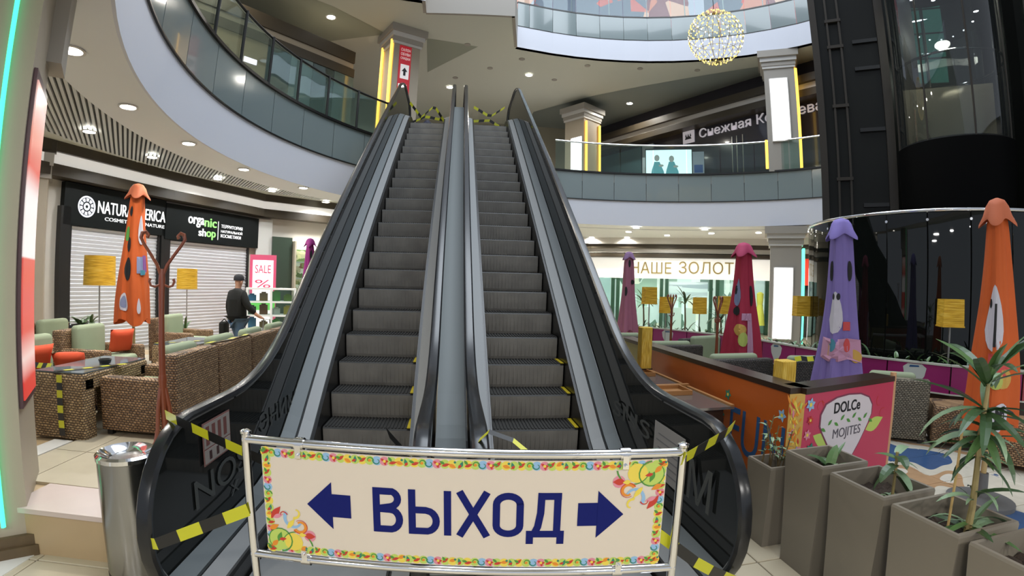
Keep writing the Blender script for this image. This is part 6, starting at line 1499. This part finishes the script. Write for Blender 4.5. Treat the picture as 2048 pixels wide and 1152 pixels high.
# curved glass screen round the foot of the lift
gs = thing('glass_screen', 'tall curved dark glass screen with a bright top rail round the foot of the lift', 'screen', (LCX, LCY, 0))
GRR = 2.12
def gp(t, z, r_=GRR): return (LCX+r_*cos(radians(t)), LCY+r_*sin(radians(t)), z)
t0, t1, n = 142, 292, 10
for i in range(n):
    ta, tb = t0+(t1-t0)*i/n, t0+(t1-t0)*(i+1)/n; mb = MB(); rings = []
    for k in range(5):
        t = ta+0.25+(tb-ta-0.5)*k/4; rings.append([gp(t, 0.02, GRR), gp(t, 0.02, GRR+0.012), gp(t, 2.76, GRR+0.012), gp(t, 2.76, GRR)])
    mb.loft(rings).build('screen_pane', M_SHGL, gs, True)
    for z in (0.4, 2.66): MB().tube([gp(tb, z, GRR-0.02), gp(tb, z, GRR+0.03)], 0.02, 8).build('pane_clip', M_CHROME, gs)
MB().tube([gp(t0+(t1-t0)*k/60, 2.79) for k in range(61)], 0.026, 10).build('top_rail', M_CHROME, gs, True)
MB().loft([[gp(t0+(t1-t0)*k/40, 0, GRR-0.05), gp(t0+(t1-t0)*k/40, 0, GRR+0.06), gp(t0+(t1-t0)*k/40, 0.06, GRR+0.06), gp(t0+(t1-t0)*k/40, 0.06, GRR-0.05)] for k in range(41)]).build('base_rail', M_SHFR, gs)

# ------------------------------------------------------------------ light ball in the atrium
LBX, LBY, LBZ, LBR = 4.28, 7.28, 5.98, 0.475
lb = thing('light_ball', 'large hanging ball of golden fairy lights in the middle of the hall', 'chandelier', (LBX, LBY, LBZ), None)
M_BULBY = mat('bulb_gold', (1.0, 0.70, 0.16), emit=1.5); M_BULBW = mat('bulb_white', (1.0, 0.93, 0.75), emit=1.6); M_WIRE = mat('wire_brass', (0.42, 0.34, 0.14), 0.35, metal=0.8)
for k in range(16):
    a0 = pi*k/16*2; pts = [(LBX+LBR*sin(pi*i/16)*cos(a0), LBY+LBR*sin(pi*i/16)*sin(a0), LBZ+LBR*cos(pi*i/16)) for i in range(17)]
    MB().tube(pts, 0.004, 4).build('wire_rib', M_WIRE, lb)
for z in (-0.3, 0, 0.3):
    r_ = sqrt(LBR**2-z*z); MB().tube([(LBX+r_*cos(2*pi*i/32), LBY+r_*sin(2*pi*i/32), LBZ+z) for i in range(33)], 0.004, 4).build('wire_ring', M_WIRE, lb)
bm_y = MB().lathe([(0.002, -0.015), (0.012, -0.005), (0.012, 0.005), (0.002, 0.015)], (0, 0, 0), 6).mesh('bulb', M_BULBY); bm_w = bm_y.copy(); bm_w.materials.clear(); bm_w.materials.append(M_BULBW)
g = ORG[lb.name]; nb = 290
for i in range(nb):
    z = 1-2*(i+0.5)/nb; a0 = i*2.39996; r_ = sqrt(1-z*z)
    o = bpy.data.objects.new('bulb', bm_w if (i % 3 == 0 and abs(z) < 0.6) else bm_y); COL.objects.link(o); o.parent = lb; o.location = (LBR*r_*cos(a0), LBR*r_*sin(a0), LBR*z)
MB().tube([(LBX, LBY, LBZ+LBR), (LBX, LBY, 17.0)], 0.006, 6).build('hanging_cable', M_BLACK, lb)
# tape and a figure of clutter at the head of the escalators
tape('yellow black tape strung across the head of the left escalator', [(-1.2, 11.8, 6.0), (-0.9, 11.7, 5.6), (-0.6, 11.7, 5.9), (-0.35, 11.8, 5.55)], 0.07, 0.13, (0.3, 0, 1))
tape('second yellow black tape slack across the head of the left escalator', [(-1.25, 11.9, 5.5), (-0.8, 11.9, 5.75), (-0.35, 11.9, 5.62)], 0.07, 0.13, (0.3, 0, 1), sag=0.05)
tape('yellow black tape crossing the head of the right escalator', [(0.35, 11.8, 5.95), (0.75, 11.8, 5.72), (1.1, 11.8, 5.98)], 0.07, 0.13, (0.3, 0, 1))
tape('lower yellow black tape crossing the head of the right escalator', [(0.35, 11.9, 5.62), (0.75, 11.9, 5.66), (1.1, 11.9, 5.45)], 0.07, 0.13, (0.3, 0, 1))
sk = tag(MB().lathe([(0.2, 0), (0.24, 0.1), (0.22, 0.22), (0.1, 0.3), (0.05, 0.36)], (-0.78, 12.15, Z1+0.012), 16).build('sack', mat('sack_navy', '#161c38', 0.6, var=0.4, scale=9), None, True), 'dark blue sack lying at the head of the left escalator', 'sack')
